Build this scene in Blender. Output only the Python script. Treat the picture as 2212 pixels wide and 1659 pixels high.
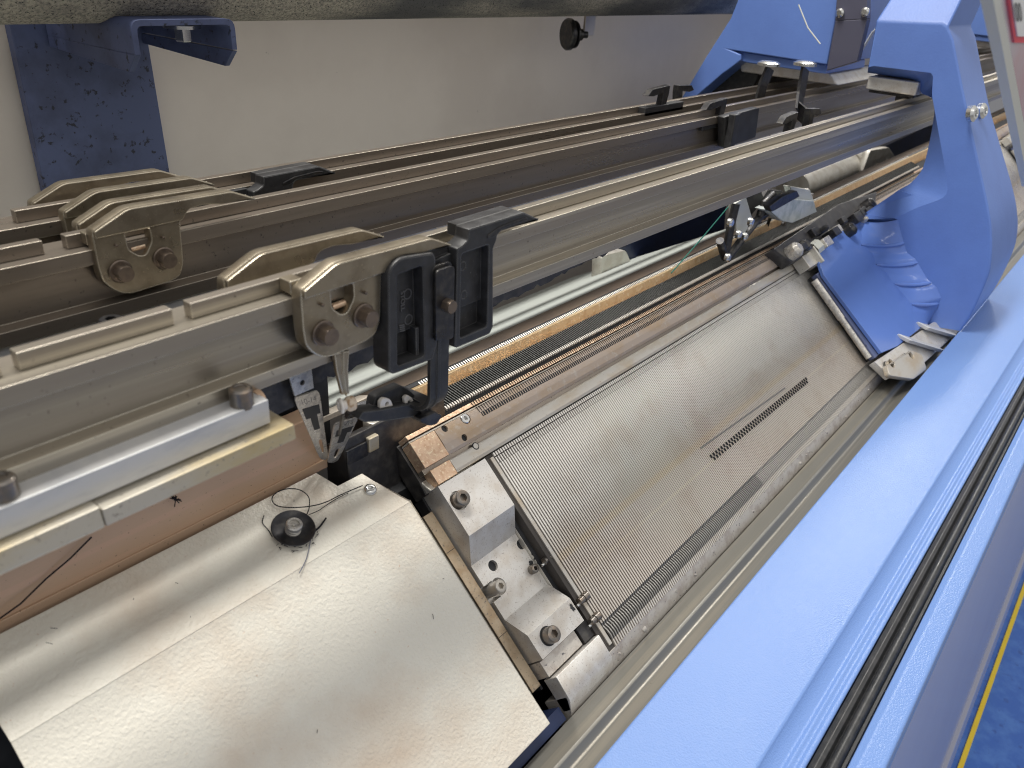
import bpy, bmesh, math, random
from mathutils import Matrix, Vector
for o in list(bpy.data.objects): bpy.data.objects.remove(o, do_unlink=True)
random.seed(7)
SC = bpy.context.scene
COL = SC.collection
S = 0.001                       # everything below is measured in millimetres from the viewpoint
ZO = 1250.0                     # viewpoint height above the floor, mm
def W(p): return Vector((p[0]*S, p[1]*S, (p[2]+ZO)*S))

# ------------------------------------------------------------------ camera, world, lamps, exposure
RC = Matrix(((0.6358488984842943, -0.7696508522066559, 0.057738583234073576),
             (0.333595058143489, 0.34151826501549365, 0.8786806085507118),
             (-0.6959960599590717, -0.539446791035386, 0.4739057334144342)))
FP, CX, CY = 1700.0, 1106.0, 829.5
cd = bpy.data.cameras.new('camera'); cam = bpy.data.objects.new('camera', cd); COL.objects.link(cam)
cd.sensor_fit = 'HORIZONTAL'; cd.sensor_width = 36; cd.lens = 36*FP/2212.0
cd.clip_start = 0.01; cd.clip_end = 60
m4 = RC.transposed().to_4x4(); m4.translation = W((0, 0, 0)); cam.matrix_world = m4
cd.dof.use_dof = True; cd.dof.focus_distance = 0.58; cd.dof.aperture_fstop = 15.0
SC.camera = cam
wd = bpy.data.worlds.new('World'); SC.world = wd; wd.use_nodes = True
wn = wd.node_tree; bg = wn.nodes['Background']; bg.inputs[1].default_value = 1.0
_g = wn.nodes.new('ShaderNodeTexCoord'); _s = wn.nodes.new('ShaderNodeSeparateXYZ'); _m = wn.nodes.new('ShaderNodeMapRange'); _r = wn.nodes.new('ShaderNodeValToRGB')
wn.links.new(_g.outputs['Generated'], _s.inputs[0]); wn.links.new(_s.outputs['Z'], _m.inputs[0]); _m.inputs[1].default_value = -1; _m.inputs[2].default_value = 1
wn.links.new(_m.outputs[0], _r.inputs[0]); wn.links.new(_r.outputs[0], bg.inputs[0])
_e = _r.color_ramp.elements; _e[0].color = (.10, .10, .12, 1); _e[1].color = (.62, .61, .60, 1)
_q = _e.new(.46); _q.color = (.20, .20, .21, 1); _q = _e.new(.56); _q.color = (.55, .55, .55, 1)
def strip(name, loc, sx, sy, power, col=(1, .965, .90), rot=(0, 0, 0)):
    l = bpy.data.lights.new(name, 'AREA'); l.shape = 'RECTANGLE'; l.size = sx*S; l.size_y = sy*S; l.energy = power; l.color = col
    o = bpy.data.objects.new(name, l); COL.objects.link(o); o.location = W(loc); o.rotation_euler = rot
    return o
# ceiling tube rows running along the machine
strip('ceiling_lamp', (1790, 600, 1300), 620, 200, 15)
strip('ceiling_lamp', (3300, 600, 1300), 900, 240, 34)
strip('ceiling_lamp', (250, 620, 1350), 900, 300, 33)
strip('ceiling_lamp', (0, -1100, 1240), 1600, 260, 17, rot=(math.radians(-38), 0, 0))
strip('ceiling_lamp', (1900, -1100, 1240), 1600, 260, 17, rot=(math.radians(-38), 0, 0))
vs = SC.view_settings
vs.view_transform = 'Standard'; vs.look = 'None'; vs.exposure = 0.0; vs.gamma = 1.0; vs.use_curve_mapping = False
SC.render.engine = 'CYCLES'
SC.cycles.use_denoising = True; SC.cycles.denoising_prefilter = 'NONE'; SC.cycles.filter_width = 1.05
SC.cycles.max_bounces = 8

# ------------------------------------------------------------------ geometry helpers
def ray(px, py):
    v = RC.transposed() @ Vector(((px-CX)/FP, -(py-CY)/FP, -1.0)); return v
TH = 0.7178380417891838
CT, ST = math.cos(TH), math.sin(TH)
CB = Vector((0, 277.21, -288.37))       # upper edge of the front needle bed
UD = Vector((0, -CT, -ST)); ND = Vector((0, -ST, CT))
def Bd(x, u, n): return Vector((x, 0, 0)) + CB + UD*u + ND*n     # bed coordinates: along, down the slope, off the surface
def U(px, py, pl, v):
    d = ray(px, py)
    if pl == 'bed': t = (CB + ND*v).dot(ND)/d.dot(ND)
    else: t = v/d['xyz'.index(pl)]
    return d*t
def UB(px, py, n):
    p = U(px, py, 'bed', n); return p.x, (p-CB).dot(UD)
def AY(ang, y): return (y, y*math.tan(math.radians(ang)))
def AZ(ang, z): return (z/math.tan(math.radians(ang)), z)

class G:
    def __init__(s): s.v = []; s.f = []; s.m = []; s.k = 0
    def add(s, vs, fs, k=None):
        b = len(s.v); s.v += [Vector(p) for p in vs]
        for f in fs: s.f.append([b+i for i in f]); s.m.append(s.k if k is None else k)
        return s
    def prism(s, pts, ext, k=None):
        n = len(pts); ext = Vector(ext); a = [Vector(p) for p in pts]
        return s.add(a+[p+ext for p in a], [list(range(n)), list(range(2*n-1, n-1, -1))]+[[i, (i+1) % n, n+(i+1) % n, n+i] for i in range(n)], k)
    def xp(s, prof, x0, x1, k=None): return s.prism([(x0, y, z) for y, z in prof], (x1-x0, 0, 0), k)
    def bxp(s, prof, x0, x1, k=None): return s.prism([Bd(x0, u, n) for u, n in prof], (x1-x0, 0, 0), k)
    def box(s, x0, x1, y0, y1, z0, z1, k=None): return s.prism([(x0, y0, z0), (x0, y1, z0), (x0, y1, z1), (x0, y0, z1)], (x1-x0, 0, 0), k)
    def bbox(s, x0, x1, u0, u1, n0, n1, k=None): return s.bxp([(u0, n0), (u1, n0), (u1, n1), (u0, n1)], x0, x1, k)
    def lathe(s, c, ax, prof, n=24, k=None, ref=None):
        # prof: (radius, height[, 'hex']) along the axis
        c = Vector(c); ax = Vector(ax).normalized(); r = Vector(ref) if ref else (Vector((1, 0, 0)) if abs(ax.x) < .8 else Vector((0, 0, 1)))
        e1 = (r-ax*r.dot(ax)).normalized(); e2 = ax.cross(e1); vs = []; fs = []
        for q in prof:
            for i in range(n):
                th = 2*math.pi*i/n; rr = q[0]
                if len(q) > 2: rr = q[0]*math.cos(math.pi/6)/math.cos((th+math.pi/6) % (math.pi/3)-math.pi/6)
                vs.append(c+ax*q[1]+e1*rr*math.cos(th)+e2*rr*math.sin(th))
        for j in range(len(prof)-1):
            for i in range(n): fs.append([j*n+i, j*n+(i+1) % n, (j+1)*n+(i+1) % n, (j+1)*n+i])
        fs.append(list(range(n-1, -1, -1))); fs.append([(len(prof)-1)*n+i for i in range(n)])
        return s.add(vs, fs, k)
    def cyl(s, c, ax, r, h, n=24, ch=0.3, k=None): return s.lathe(c, ax, [(r, 0), (r, h-ch), (r-ch, h)], n, k)
    def tube(s, pts, r, n=8, k=None):
        pts = [Vector(p) for p in pts]; vs = []; fs = []; e = None
        for i, p in enumerate(pts):
            t = (pts[min(i+1, len(pts)-1)]-pts[max(i-1, 0)]).normalized()
            if e is None: e = t.orthogonal().normalized()
            e = (e-t*e.dot(t)).normalized(); b = t.cross(e); rr = r[i] if isinstance(r, (list, tuple)) else r
            vs += [p+e*rr*math.cos(2*math.pi*j/n)+b*rr*math.sin(2*math.pi*j/n) for j in range(n)]
        for i in range(len(pts)-1):
            for j in range(n): fs.append([i*n+j, i*n+(j+1) % n, (i+1)*n+(j+1) % n, (i+1)*n+j])
        fs.append(list(range(n-1, -1, -1))); fs.append([(len(pts)-1)*n+j for j in range(n)])
        return s.add(vs, fs, k)
def fillet(poly, r, seg=4):
    out = []; n = len(poly)
    for i, p in enumerate(poly):
        rr = r[i] if isinstance(r, (list, tuple)) else r
        p = Vector(p[:2]); a = Vector(poly[i-1][:2]); b = Vector(poly[(i+1) % n][:2])
        if rr <= 0: out.append(tuple(p)); continue
        d1 = (a-p); d2 = (b-p); l = min(rr, d1.length*.45, d2.length*.45); q0 = p+d1.normalized()*l; q1 = p+d2.normalized()*l
        for j in range(seg+1):
            t = j/seg; out.append(tuple(q0*(1-t)**2+p*2*t*(1-t)+q1*t*t))
    return out
def circ(c, r, n=20): return [(c[0]+r*math.cos(2*math.pi*i/n), c[1]+r*math.sin(2*math.pi*i/n)) for i in range(n)]
def curve_mesh(cu):
    o = bpy.data.objects.new('tmp', cu); COL.objects.link(o); dg = bpy.context.evaluated_depsgraph_get(); dg.update()
    me = bpy.data.meshes.new_from_object(o.evaluated_get(dg)); bpy.data.objects.remove(o); bpy.data.curves.remove(cu)
    vs = [v.co.copy() for v in me.vertices]; fs = [list(p.vertices) for p in me.polygons]; bpy.data.meshes.remove(me)
    return vs, fs
def plate(g, outer, holes, t, fn, bev=0.0, k=None):
    # flat plate with real holes; fn maps (a, b, depth 0..t) to millimetres
    cu = bpy.data.curves.new('tmp', 'CURVE'); cu.dimensions = '2D'; cu.fill_mode = 'BOTH'
    cu.extrude = max(t/2-bev, 1e-4); cu.bevel_depth = bev; cu.bevel_resolution = 1; cu.offset = -bev
    for pl in [outer]+list(holes):
        sp = cu.splines.new('POLY'); sp.points.add(len(pl)-1); sp.use_cyclic_u = True
        for q, p in zip(sp.points, pl): q.co = (p[0], p[1], 0, 1)
    vs, fs = curve_mesh(cu)
    return g.add([fn(v.x, v.y, v.z+t/2) for v in vs], fs, k)
def text(g, body, size, fn, t=0.3, k=None, align='CENTER'):
    cu = bpy.data.curves.new('tmp', 'FONT'); cu.body = body; cu.size = size; cu.extrude = t/2; cu.align_x = align; cu.align_y = 'CENTER'
    vs, fs = curve_mesh(cu)
    return g.add([fn(v.x, v.y, v.z+t/2) for v in vs], fs, k)

def carve(g, cutters):
    def mk(gg):
        me = bpy.data.meshes.new('tmp'); me.from_pydata([p for p in gg.v], [], gg.f); bm = bmesh.new(); bm.from_mesh(me)
        bmesh.ops.recalc_face_normals(bm, faces=bm.faces); bm.to_mesh(me); bm.free(); o = bpy.data.objects.new('tmp', me); COL.objects.link(o); return o
    a = mk(g); bs = [mk(c) for c in cutters]
    for b in bs: md = a.modifiers.new('cut', 'BOOLEAN'); md.object = b; md.operation = 'DIFFERENCE'; md.solver = 'EXACT'
    dg = bpy.context.evaluated_depsgraph_get(); dg.update(); me = bpy.data.meshes.new_from_object(a.evaluated_get(dg))
    r = G(); r.add([v.co.copy() for v in me.vertices], [list(p.vertices) for p in me.polygons])
    for o in [a]+bs: m_ = o.data; bpy.data.objects.remove(o); bpy.data.meshes.remove(m_)
    bpy.data.meshes.remove(me); return r
def drill(c, ax, r, d0, d1, n=28): q = G(); q.lathe(Vector(c), ax, [(r, d0), (r, d1)], n); return q
ORG = {}
def thing(name, label, cat, loc, group=None):
    o = bpy.data.objects.new(name, None); COL.objects.link(o); o.empty_display_size = .01; o.location = W(loc)
    o['label'] = label; o['category'] = cat
    if group: o['group'] = group
    ORG[o.name] = W(loc); return o
def obj(name, g, mat, parent=None, bevel=0, label=None, cat=None, group=None, kind=None, angle=35, seg=2, weld=False):
    me = bpy.data.meshes.new(name); org = None
    if parent is not None: org = ORG[parent.name]
    else:
        w = [W(p) for p in g.v]
        org = Vector(((min(p.x for p in w)+max(p.x for p in w))/2, (min(p.y for p in w)+max(p.y for p in w))/2, min(p.z for p in w)))
    me.from_pydata([W(p)-org for p in g.v], [], g.f); me.update()
    mats = mat if isinstance(mat, (list, tuple)) else [mat]
    for mt in mats: me.materials.append(mt)
    for p, k in zip(me.polygons, g.m): p.material_index = k
    bm = bmesh.new(); bm.from_mesh(me)
    if weld: bmesh.ops.remove_doubles(bm, verts=bm.verts, dist=2e-6)
    bmesh.ops.recalc_face_normals(bm, faces=bm.faces); bm.to_mesh(me); bm.free()
    for p in me.polygons: p.use_smooth = True
    me.set_sharp_from_angle(angle=math.radians(angle))
    o = bpy.data.objects.new(name, me); COL.objects.link(o)
    if parent is not None: o.parent = parent; ORG[o.name] = org
    else: o.location = org; ORG[o.name] = org
    if bevel:
        b = o.modifiers.new('edge', 'BEVEL'); b.width = bevel*S; b.segments = seg; b.limit_method = 'ANGLE'; b.angle_limit = math.radians(angle)
        b.use_clamp_overlap = True; b.harden_normals = True
    if label: o['label'] = label
    if cat: o['category'] = cat
    if group: o['group'] = group
    if kind: o['kind'] = kind
    return o

# ------------------------------------------------------------------ materials
def mat(name, col, rough=.5, metal=0.0, c2=None, s2=40, r2=(.45, .65), st=(1, 1, 1), c3=None, s3=300, r3=(.62, .7), bump=None, bst=(1, 1, 1), rv=0.0, spec=.5, coat=0, emit=None, c4=None, s4=(2, 160, 160), r4=(.5, .62), edge=None, er=.5):
    m = bpy.data.materials.new(name); m.use_nodes = True; nt = m.node_tree; N = nt.nodes; L = nt.links
    b = N['Principled BSDF']; b.inputs['Base Color'].default_value = (*col, 1); b.inputs['Roughness'].default_value = rough
    b.inputs['Metallic'].default_value = metal; b.inputs['Specular IOR Level'].default_value = spec; b.inputs['Coat Weight'].default_value = coat
    geo = N.new('ShaderNodeNewGeometry')
    def noise(scale, stv, det=4, rg=.6):
        mp = N.new('ShaderNodeMapping'); mp.inputs['Scale'].default_value = stv; L.new(geo.outputs['Position'], mp.inputs['Vector'])
        n = N.new('ShaderNodeTexNoise'); n.inputs['Scale'].default_value = scale; n.inputs['Detail'].default_value = det; n.inputs['Roughness'].default_value = rg
        L.new(mp.outputs[0], n.inputs['Vector']); return n.outputs['Fac']
    cur = None
    def layer(fac, rng, c):
        nonlocal cur
        mr = N.new('ShaderNodeMapRange'); mr.inputs[1].default_value = rng[0]; mr.inputs[2].default_value = rng[1]; L.new(fac, mr.inputs[0])
        mx = N.new('ShaderNodeMix'); mx.data_type = 'RGBA'; L.new(mr.outputs[0], mx.inputs[0])
        if cur is None: mx.inputs[6].default_value = (*col, 1)
        else: L.new(cur, mx.inputs[6])
        mx.inputs[7].default_value = (*c, 1); cur = mx.outputs[2]
    f2 = None
    if c2: f2 = noise(s2, st, 6); layer(f2, r2, c2)
    if c4: layer(noise(1, s4, 5), r4, c4)
    if c3: layer(noise(s3, (1, 1, 1), 3), r3, c3)
    if edge:      # paler colour along the edges
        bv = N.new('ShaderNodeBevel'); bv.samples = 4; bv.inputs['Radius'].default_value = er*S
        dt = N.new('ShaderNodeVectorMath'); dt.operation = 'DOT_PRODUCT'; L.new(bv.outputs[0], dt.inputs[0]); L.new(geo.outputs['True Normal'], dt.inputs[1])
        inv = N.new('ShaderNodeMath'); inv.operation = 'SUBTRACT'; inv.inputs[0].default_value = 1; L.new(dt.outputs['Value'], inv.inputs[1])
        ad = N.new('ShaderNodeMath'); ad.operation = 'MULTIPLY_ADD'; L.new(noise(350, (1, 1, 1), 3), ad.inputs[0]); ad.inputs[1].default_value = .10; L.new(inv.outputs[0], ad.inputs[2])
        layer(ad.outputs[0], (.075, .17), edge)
    if cur is not None: L.new(cur, b.inputs['Base Color'])
    if rv:
        f = noise(60, st, 5); mr = N.new('ShaderNodeMapRange'); mr.inputs[1].default_value = .3; mr.inputs[2].default_value = .7
        mr.inputs[3].default_value = max(rough-rv, .05); mr.inputs[4].default_value = min(rough+rv, 1); L.new(f, mr.inputs[0]); L.new(mr.outputs[0], b.inputs['Roughness'])
    if bump:
        bp = N.new('ShaderNodeBump'); bp.inputs['Strength'].default_value = bump[1]; bp.inputs['Distance'].default_value = bump[2]*S
        L.new(noise(bump[0], bst, 2, .5), bp.inputs['Height']); L.new(bp.outputs[0], b.inputs['Normal'])
    if emit: b.inputs['Emission Color'].default_value = (*col, 1); b.inputs['Emission Strength'].default_value = emit
    return m
XS = (.05, 1, 1)
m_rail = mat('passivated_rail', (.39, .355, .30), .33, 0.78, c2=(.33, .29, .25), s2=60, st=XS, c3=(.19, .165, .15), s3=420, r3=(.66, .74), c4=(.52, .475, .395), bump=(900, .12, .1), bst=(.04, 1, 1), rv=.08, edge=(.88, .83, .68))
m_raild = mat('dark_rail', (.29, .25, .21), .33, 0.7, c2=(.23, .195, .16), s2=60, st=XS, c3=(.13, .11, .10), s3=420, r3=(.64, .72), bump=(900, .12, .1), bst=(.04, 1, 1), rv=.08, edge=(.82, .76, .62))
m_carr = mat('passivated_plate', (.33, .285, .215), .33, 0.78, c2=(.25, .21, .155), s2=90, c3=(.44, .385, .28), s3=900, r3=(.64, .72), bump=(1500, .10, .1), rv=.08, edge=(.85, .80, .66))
m_bolt = mat('bronzed_bolt', (.21, .165, .13), .34, .7, c2=(.16, .13, .11), s2=250, bump=(900, .1, .1))
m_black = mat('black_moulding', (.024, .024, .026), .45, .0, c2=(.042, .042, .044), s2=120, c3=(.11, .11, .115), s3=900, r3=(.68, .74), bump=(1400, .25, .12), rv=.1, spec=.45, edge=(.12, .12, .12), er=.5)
m_letter = mat('lit_raised_lettering', (.12, .12, .125), .4, 0)  # paler than the moulding: paints in the light the raised letters catch
m_bsteel = mat('black_oxide', (.05, .05, .055), .36, .75, c2=(.09, .085, .08), s2=200, rv=.1)
m_screw = mat('oiled_screw', (.20, .185, .17), .34, .9, c2=(.30, .24, .19), s2=220, bump=(1200, .1, .1))
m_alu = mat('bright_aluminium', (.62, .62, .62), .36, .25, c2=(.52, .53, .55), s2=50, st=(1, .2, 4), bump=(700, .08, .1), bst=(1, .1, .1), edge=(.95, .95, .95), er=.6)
m_cast = mat('cast_aluminium', (.62, .60, .55), .42, 0.5, c2=(.50, .46, .40), s2=45, c3=(.26, .23, .20), s3=600, r3=(.63, .7), bump=(900, .22, .15), rv=.1)
m_gold = mat('yellowed_casting', (.58, .54, .46), .42, 0.45, c2=(.56, .44, .22), s2=30, st=(.3, 1, 1), c3=(.34, .30, .25), s3=500, bump=(700, .25, .2), rv=.1)
m_copper = mat('copper_beam', (.62, .425, .285), .42, .3, c2=(.50, .345, .235), s2=25, st=(.06, 1, 1), c4=(.66, .44, .30), s4=(3, 260, 260), c3=(.20, .12, .09), s3=700, r3=(.68, .72), bump=(1000, .15, .15), bst=(.05, 1, 1))
m_cblock = mat('worn_copper', (.78, .56, .39), .36, 0.6, c2=(.66, .42, .27), s2=260, c3=(.93, .76, .55), s3=500, r3=(.55, .65), bump=(1100, .4, .15), rv=.1)
m_comb = mat('stained_steel', (.52, .43, .36), .38, 0.45, c2=(.50, .37, .25), s2=70, st=(.35, 1, 1), c3=(.60, .55, .49), s3=200, r3=(.56, .8), bump=(1300, .2, .1), bst=(.25, 1, 1), rv=.1)
m_combgrey = mat('worn_grey_steel', (.53, .505, .46), .40, 0.45, c2=(.47, .40, .31), s2=60, st=(.4, 1, 1), c3=(.36, .31, .26), s3=700, r3=(.66, .72), rv=.1)
m_tan = mat('tan_sinker_strip', (.66, .50, .30), .45, .6, c2=(.58, .40, .22), s2=120, c3=(.74, .64, .46), s3=300, r3=(.55, .7))
m_dark = mat('oily_dark_steel', (.045, .043, .045), .45, .4, c2=(.09, .085, .08), s2=120, rv=.12)
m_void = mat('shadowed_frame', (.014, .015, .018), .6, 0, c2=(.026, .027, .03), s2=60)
m_white = mat('textured_white_paint', (.71, .68, .60), .40, 0, c2=(.58, .475, .37), s2=12, r2=(.47, .76), c3=(.58, .45, .35), s3=520, r3=(.68, .76), bump=(560, .9, .62), spec=.5)  # brownish blotches paint in shade and reflections of the rails; fine specks are rust
m_wall = mat('panel_paint', (.635, .58, .525), .5, 0, c2=(.58, .525, .475), s2=6, c3=(.42, .38, .35), s3=90, r3=(.74, .78), spec=.3)
m_rearw = mat('rear_white_sheet', (.46, .49, .465), .7, 0, c2=(.42, .45, .43), s2=12, spec=.1)
m_beige = mat('beige_sheet', (.62, .56, .48), .4, .3, c2=(.54, .47, .40), s2=25)
m_blue = mat('blue_casting', (.125, .225, .58), .42, 0, c2=(.115, .205, .54), s2=14, bump=(420, .30, .5), spec=.5)
m_bluesm = mat('blue_moulded_cover', (.115, .205, .55), .15, 0, c2=(.108, .195, .52), s2=10, bump=(300, .04, .2), spec=.5)
m_cover = mat('light_blue_paint', (.150, .258, .55), .30, 0, c2=(.157, .266, .55), s2=9, c3=(.12, .17, .30), s3=420, r3=(.765, .785), bump=(900, .7, .35), spec=.32)
m_navy = mat('dusty_navy_paint', (.085, .108, .215), .5, 0, c2=(.055, .068, .135), s2=22, c3=(.02, .022, .035), s3=170, r3=(.61, .68), bump=(300, .15, .3))
m_navyd = mat('deep_navy_paint', (.018, .03, .085), .45, 0, c2=(.014, .02, .05), s2=12)
m_lint = mat('speckled_lint', (.50, .46, .38), .95, 0, c2=(.22, .21, .19), s2=420, r2=(.42, .66), c4=(.13, .13, .13), s4=(3, 8, 8), r4=(.46, .62), c3=(.03, .03, .035), s3=700, r3=(.58, .66), bump=(800, 1, .8), spec=.1)
m_lintd = mat('grey_lint', (.40, .38, .35), .9, 0, c2=(.22, .21, .20), s2=300, bump=(500, .8, .8))
m_rubber = mat('black_rubber', (.016, .017, .019), .42, 0, c2=(.03, .03, .032), s2=200, c3=(.16, .15, .14), s3=1200, r3=(.72, .76), rv=.1)
m_bar = mat('grey_guide_bar', (.225, .22, .20), .36, 0.5, c2=(.19, .178, .152), s2=70, st=(.04, 1, 1), c4=(.28, .26, .22), c3=(.20, .18, .15), s3=600, r3=(.67, .73), bump=(900, .12, .1), bst=(.04, 1, 1), rv=.06)
m_shelf = mat('linty_shelf', (.58, .545, .50), .5, .5, c2=(.45, .40, .36), s2=120, c3=(.16, .15, .16), s3=420, r3=(.64, .7), bump=(600, .5, .4))
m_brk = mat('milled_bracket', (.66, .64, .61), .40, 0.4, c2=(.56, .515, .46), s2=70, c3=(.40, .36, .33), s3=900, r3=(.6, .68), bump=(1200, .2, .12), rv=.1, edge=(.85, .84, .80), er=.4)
m_brkd = mat('rusty_side', (.52, .42, .30), .5, .6, c2=(.42, .31, .20), s2=90, c3=(.22, .19, .17), s3=600, r3=(.6, .7))
m_ceram = mat('white_ceramic', (.80, .76, .71), .18, 0, spec=.6)
m_ceramd = mat('stained_ceramic', (.66, .55, .43), .3, 0, c2=(.45, .30, .18), s2=500, r2=(.5, .6))
m_feed = mat('nickel_feeder', (.64, .61, .56), .30, .55, c2=(.42, .40, .38), s2=300, c3=(.25, .24, .24), s3=1100, r3=(.62, .7), bump=(900, .2, .1), rv=.1)
m_mark = mat('etched_black', (.03, .032, .035), .5, .2)
m_etch = mat('etched_grey', (.25, .24, .225), .5, .6)
m_thread = mat('black_thread', (.012, .012, .016), .8, 0, spec=.2)
m_hair = mat('grey_thread', (.16, .17, .22), .8, 0, spec=.2)
m_green = mat('green_thread', (.03, .16, .13), .7, 0, spec=.2)
m_zinc = mat('bright_zinc', (.72, .72, .70), .24, 1, rv=.05)
m_floor = mat('blue_floor_paint', (.035, .135, .50), .35, 0, c2=(.07, .20, .58), s2=25, c3=(.03, .10, .38), s3=60, r3=(.6, .7), bump=(60, .3, 2))
m_yellow = mat('yellow_floor_line', (.83, .60, .03), .45, 0, c2=(.80, .55, .02), s2=40)
m_bpanel = mat('front_panel_paint', (.30, .315, .42), .22, .0, c2=(.285, .30, .41), s2=5, spec=.6)
m_signw = mat('sign_white', (.82, .82, .82), .4, 0)
m_signr = mat('sign_red', (.72, .02, .05), .4, 0)
m_signk = mat('sign_grey_ink', (.16, .16, .16), .5, 0)
m_edge = mat('clear_sheet_edge', (.62, .63, .58), .3, 0)
m_acry = mat('clear_acrylic', (.55, .52, .56), .12, 0, c2=(.60, .28, .30), s2=3, r2=(.48, .60))
m_clear = mat('milky_plastic', (.62, .66, .66), .2, 0, c2=(.40, .46, .46), s2=60)

# needle steel: brown staining grows down the bed, as on the worn machine
def needle_mat():
    m = mat('needle_steel', (.74, .715, .67), .40, .45, c2=(.62, .55, .48), s2=26, r2=(.5, .85), c3=(.40, .31, .25), s3=420, r3=(.68, .78), rv=.06)
    nt = m.node_tree; N = nt.nodes; L = nt.links; b = N['Principled BSDF']; src = b.inputs['Base Color'].links[0].from_socket
    geo = N.new('ShaderNodeNewGeometry'); dp = N.new('ShaderNodeVectorMath'); dp.operation = 'DOT_PRODUCT'; dp.inputs[1].default_value = UD
    L.new(geo.outputs['Position'], dp.inputs[0]); o_ = UD.dot(W(CB)); mr = N.new('ShaderNodeMapRange'); mr.inputs[1].default_value = o_; mr.inputs[2].default_value = o_+.15
    L.new(dp.outputs['Value'], mr.inputs[0]); rp = N.new('ShaderNodeValToRGB'); L.new(mr.outputs[0], rp.inputs[0]); e = rp.color_ramp.elements
    e[0].position = 0; e[0].color = (1, 1, 1, 1); e[1].position = 1; e[1].color = (.95, .93, .9, 1)
    for ps, c in ((.40, (1, .99, .97)), (.525, (.90, .85, .79)), (.54, (.93, .84, .71)), (.56, (.93, .84, .71)), (.575, (.92, .87, .83)), (.66, (.89, .84, .80)), (.666, (.97, .92, .84)), (.674, (.97, .92, .84)), (.68, (.89, .84, .80)), (.86, (.84, .79, .75))):
        q = e.new(ps); q.color = (*c, 1)
    mx = N.new('ShaderNodeMix'); mx.data_type = 'RGBA'; mx.blend_type = 'MULTIPLY'; mx.inputs[0].default_value = 1; L.new(src, mx.inputs[6]); L.new(rp.outputs[0], mx.inputs[7]); L.new(mx.outputs[2], b.inputs['Base Color'])
    return m
m_need = needle_mat()
m_butt = mat('dark_needle_tail', (.33, .32, .30), .34, .6)
m_tip = mat('blackened_needle', (.022, .022, .024), .45, 0, spec=.3)
m_hook = mat('dark_hook_steel', (.055, .057, .056), .4, .2, spec=.3)
m_brown = mat('brown_ledge', (.16, .12, .09), .5, .2, c2=(.11, .085, .07), s2=20)
m_slot = mat('bed_slot_floor', (.06, .053, .048), .5, .3)

# ------------------------------------------------------------------ setting: floor, line
XL, XR = -900, 4200
XBE = 3600
g = G(); g.box(-3000, 9000, -5000, 4000, -ZO-20, -ZO); obj('floor', g, mat('grey_concrete', (.30, .29, .28), .5, c2=(.25, .245, .235), s2=6), kind='structure')  # outer floor is unseen, coloured grey to cut blue reflections in the metal
g = G(); g.box(-2900, 8900, -420, 1500, -ZO+.3, -ZO+4); obj('walkway', g, m_floor, kind='structure')
zf = -ZO+8
y0 = AZ(-94.12, zf)[0]; y1 = AZ(-94.5, zf)[0]
g = G(); g.box(-2500, 8500, y1, y0, -ZO+4.1, zf); obj('floor_marking', g, m_yellow, kind='structure')

# ------------------------------------------------------------------ back panel, top roller, bracket, knob
g = G(); g.box(XL, XR, 680, 700, -760, 520)
obj('back_panel', g, m_wall, label='plain pinkish beige sheet metal panel closing the space behind the rails', cat='wall')
t = thing('take_down_roller', 'thick round bar covered in grey speckled lint along the top edge', 'roller', (1500, 575, 20))
cz = 575*math.tan(math.radians(-5.0))+46
g = G(); g.lathe((XL, 590, cz-2), (1, 0, 0), [(48, 0), (48, XR-XL)], 40); obj('roller_body', g, m_lint, t)
# bracket
t = thing('support_bracket', 'dusty navy blue upright bracket with a channel arm holding the roller', 'bracket', (250, 640, -400))
def PY(px, py, y): p = U(px, py, 'y', y); return (p.x, p.z)
a = PY(18, 40, 668); b_ = PY(118, 520, 668); c_ = PY(388, 470, 668); d_ = PY(312, 40, 668)
g = G(); g.prism([(a[0], 668, a[1]), (b_[0], 668, b_[1]-120), (c_[0], 668, c_[1]-120), (d_[0], 668, d_[1])], (0, 10, 0)); obj('upright_plate', g, m_navy, t, .8)
# channel arm, runs front to back (inverted U)
yF = 540
A0 = U(283, 62, 'y', yF); A1 = U(508, 58, 'y', yF); zt = U(400, 41, 'y', yF).z
Lb = U(262, 170, 'y', yF); Rb = U(482, 155, 'y', yF); Lm = U(289, 98, 'y', yF); Rm = U(509, 88, 'y', yF)
x0, x1 = A0.x, A1.x
sec = fillet([(x0, Lm.z-6), (x0, zt), (x1, zt), (x1, Rm.z-6), (x1-4, Rm.z-6), (x1-4, zt-4), (x0+4, zt-4), (x0+4, Lm.z-6)], [0, 7, 7, 0, 0, 4, 4, 0], 4)
g = G(); g.prism([(x, yF, z) for x, z in sec], (0, 127, 0)); obj('channel_arm', g, m_navy, t, .4)
for xx, nm in ((x0, Lb), (x1-4, Rb)):
    g = G(); zl = Lm.z-6
    g.prism([(xx, yF, zl), (xx, yF+12, nm.z+2), (xx, yF+127, nm.z+6), (xx, yF+127, zl)], (4, 0, 0)); obj('side_cheek', g, m_navy, t, .3)
p = U(393, 58, 'y', 575); w = G(); w.cyl((p.x, 575, zt-9), (0, 0, 1), 13, 2.5)
wb = obj('washer', w, m_zinc, t)
g = G(); g.lathe((p.x, 575, zt-9), (0, 0, -1), [(6.2, 0), (6.2, 8), (5.2, 9)], 6); obj('bolt', g, m_zinc, t)
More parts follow.
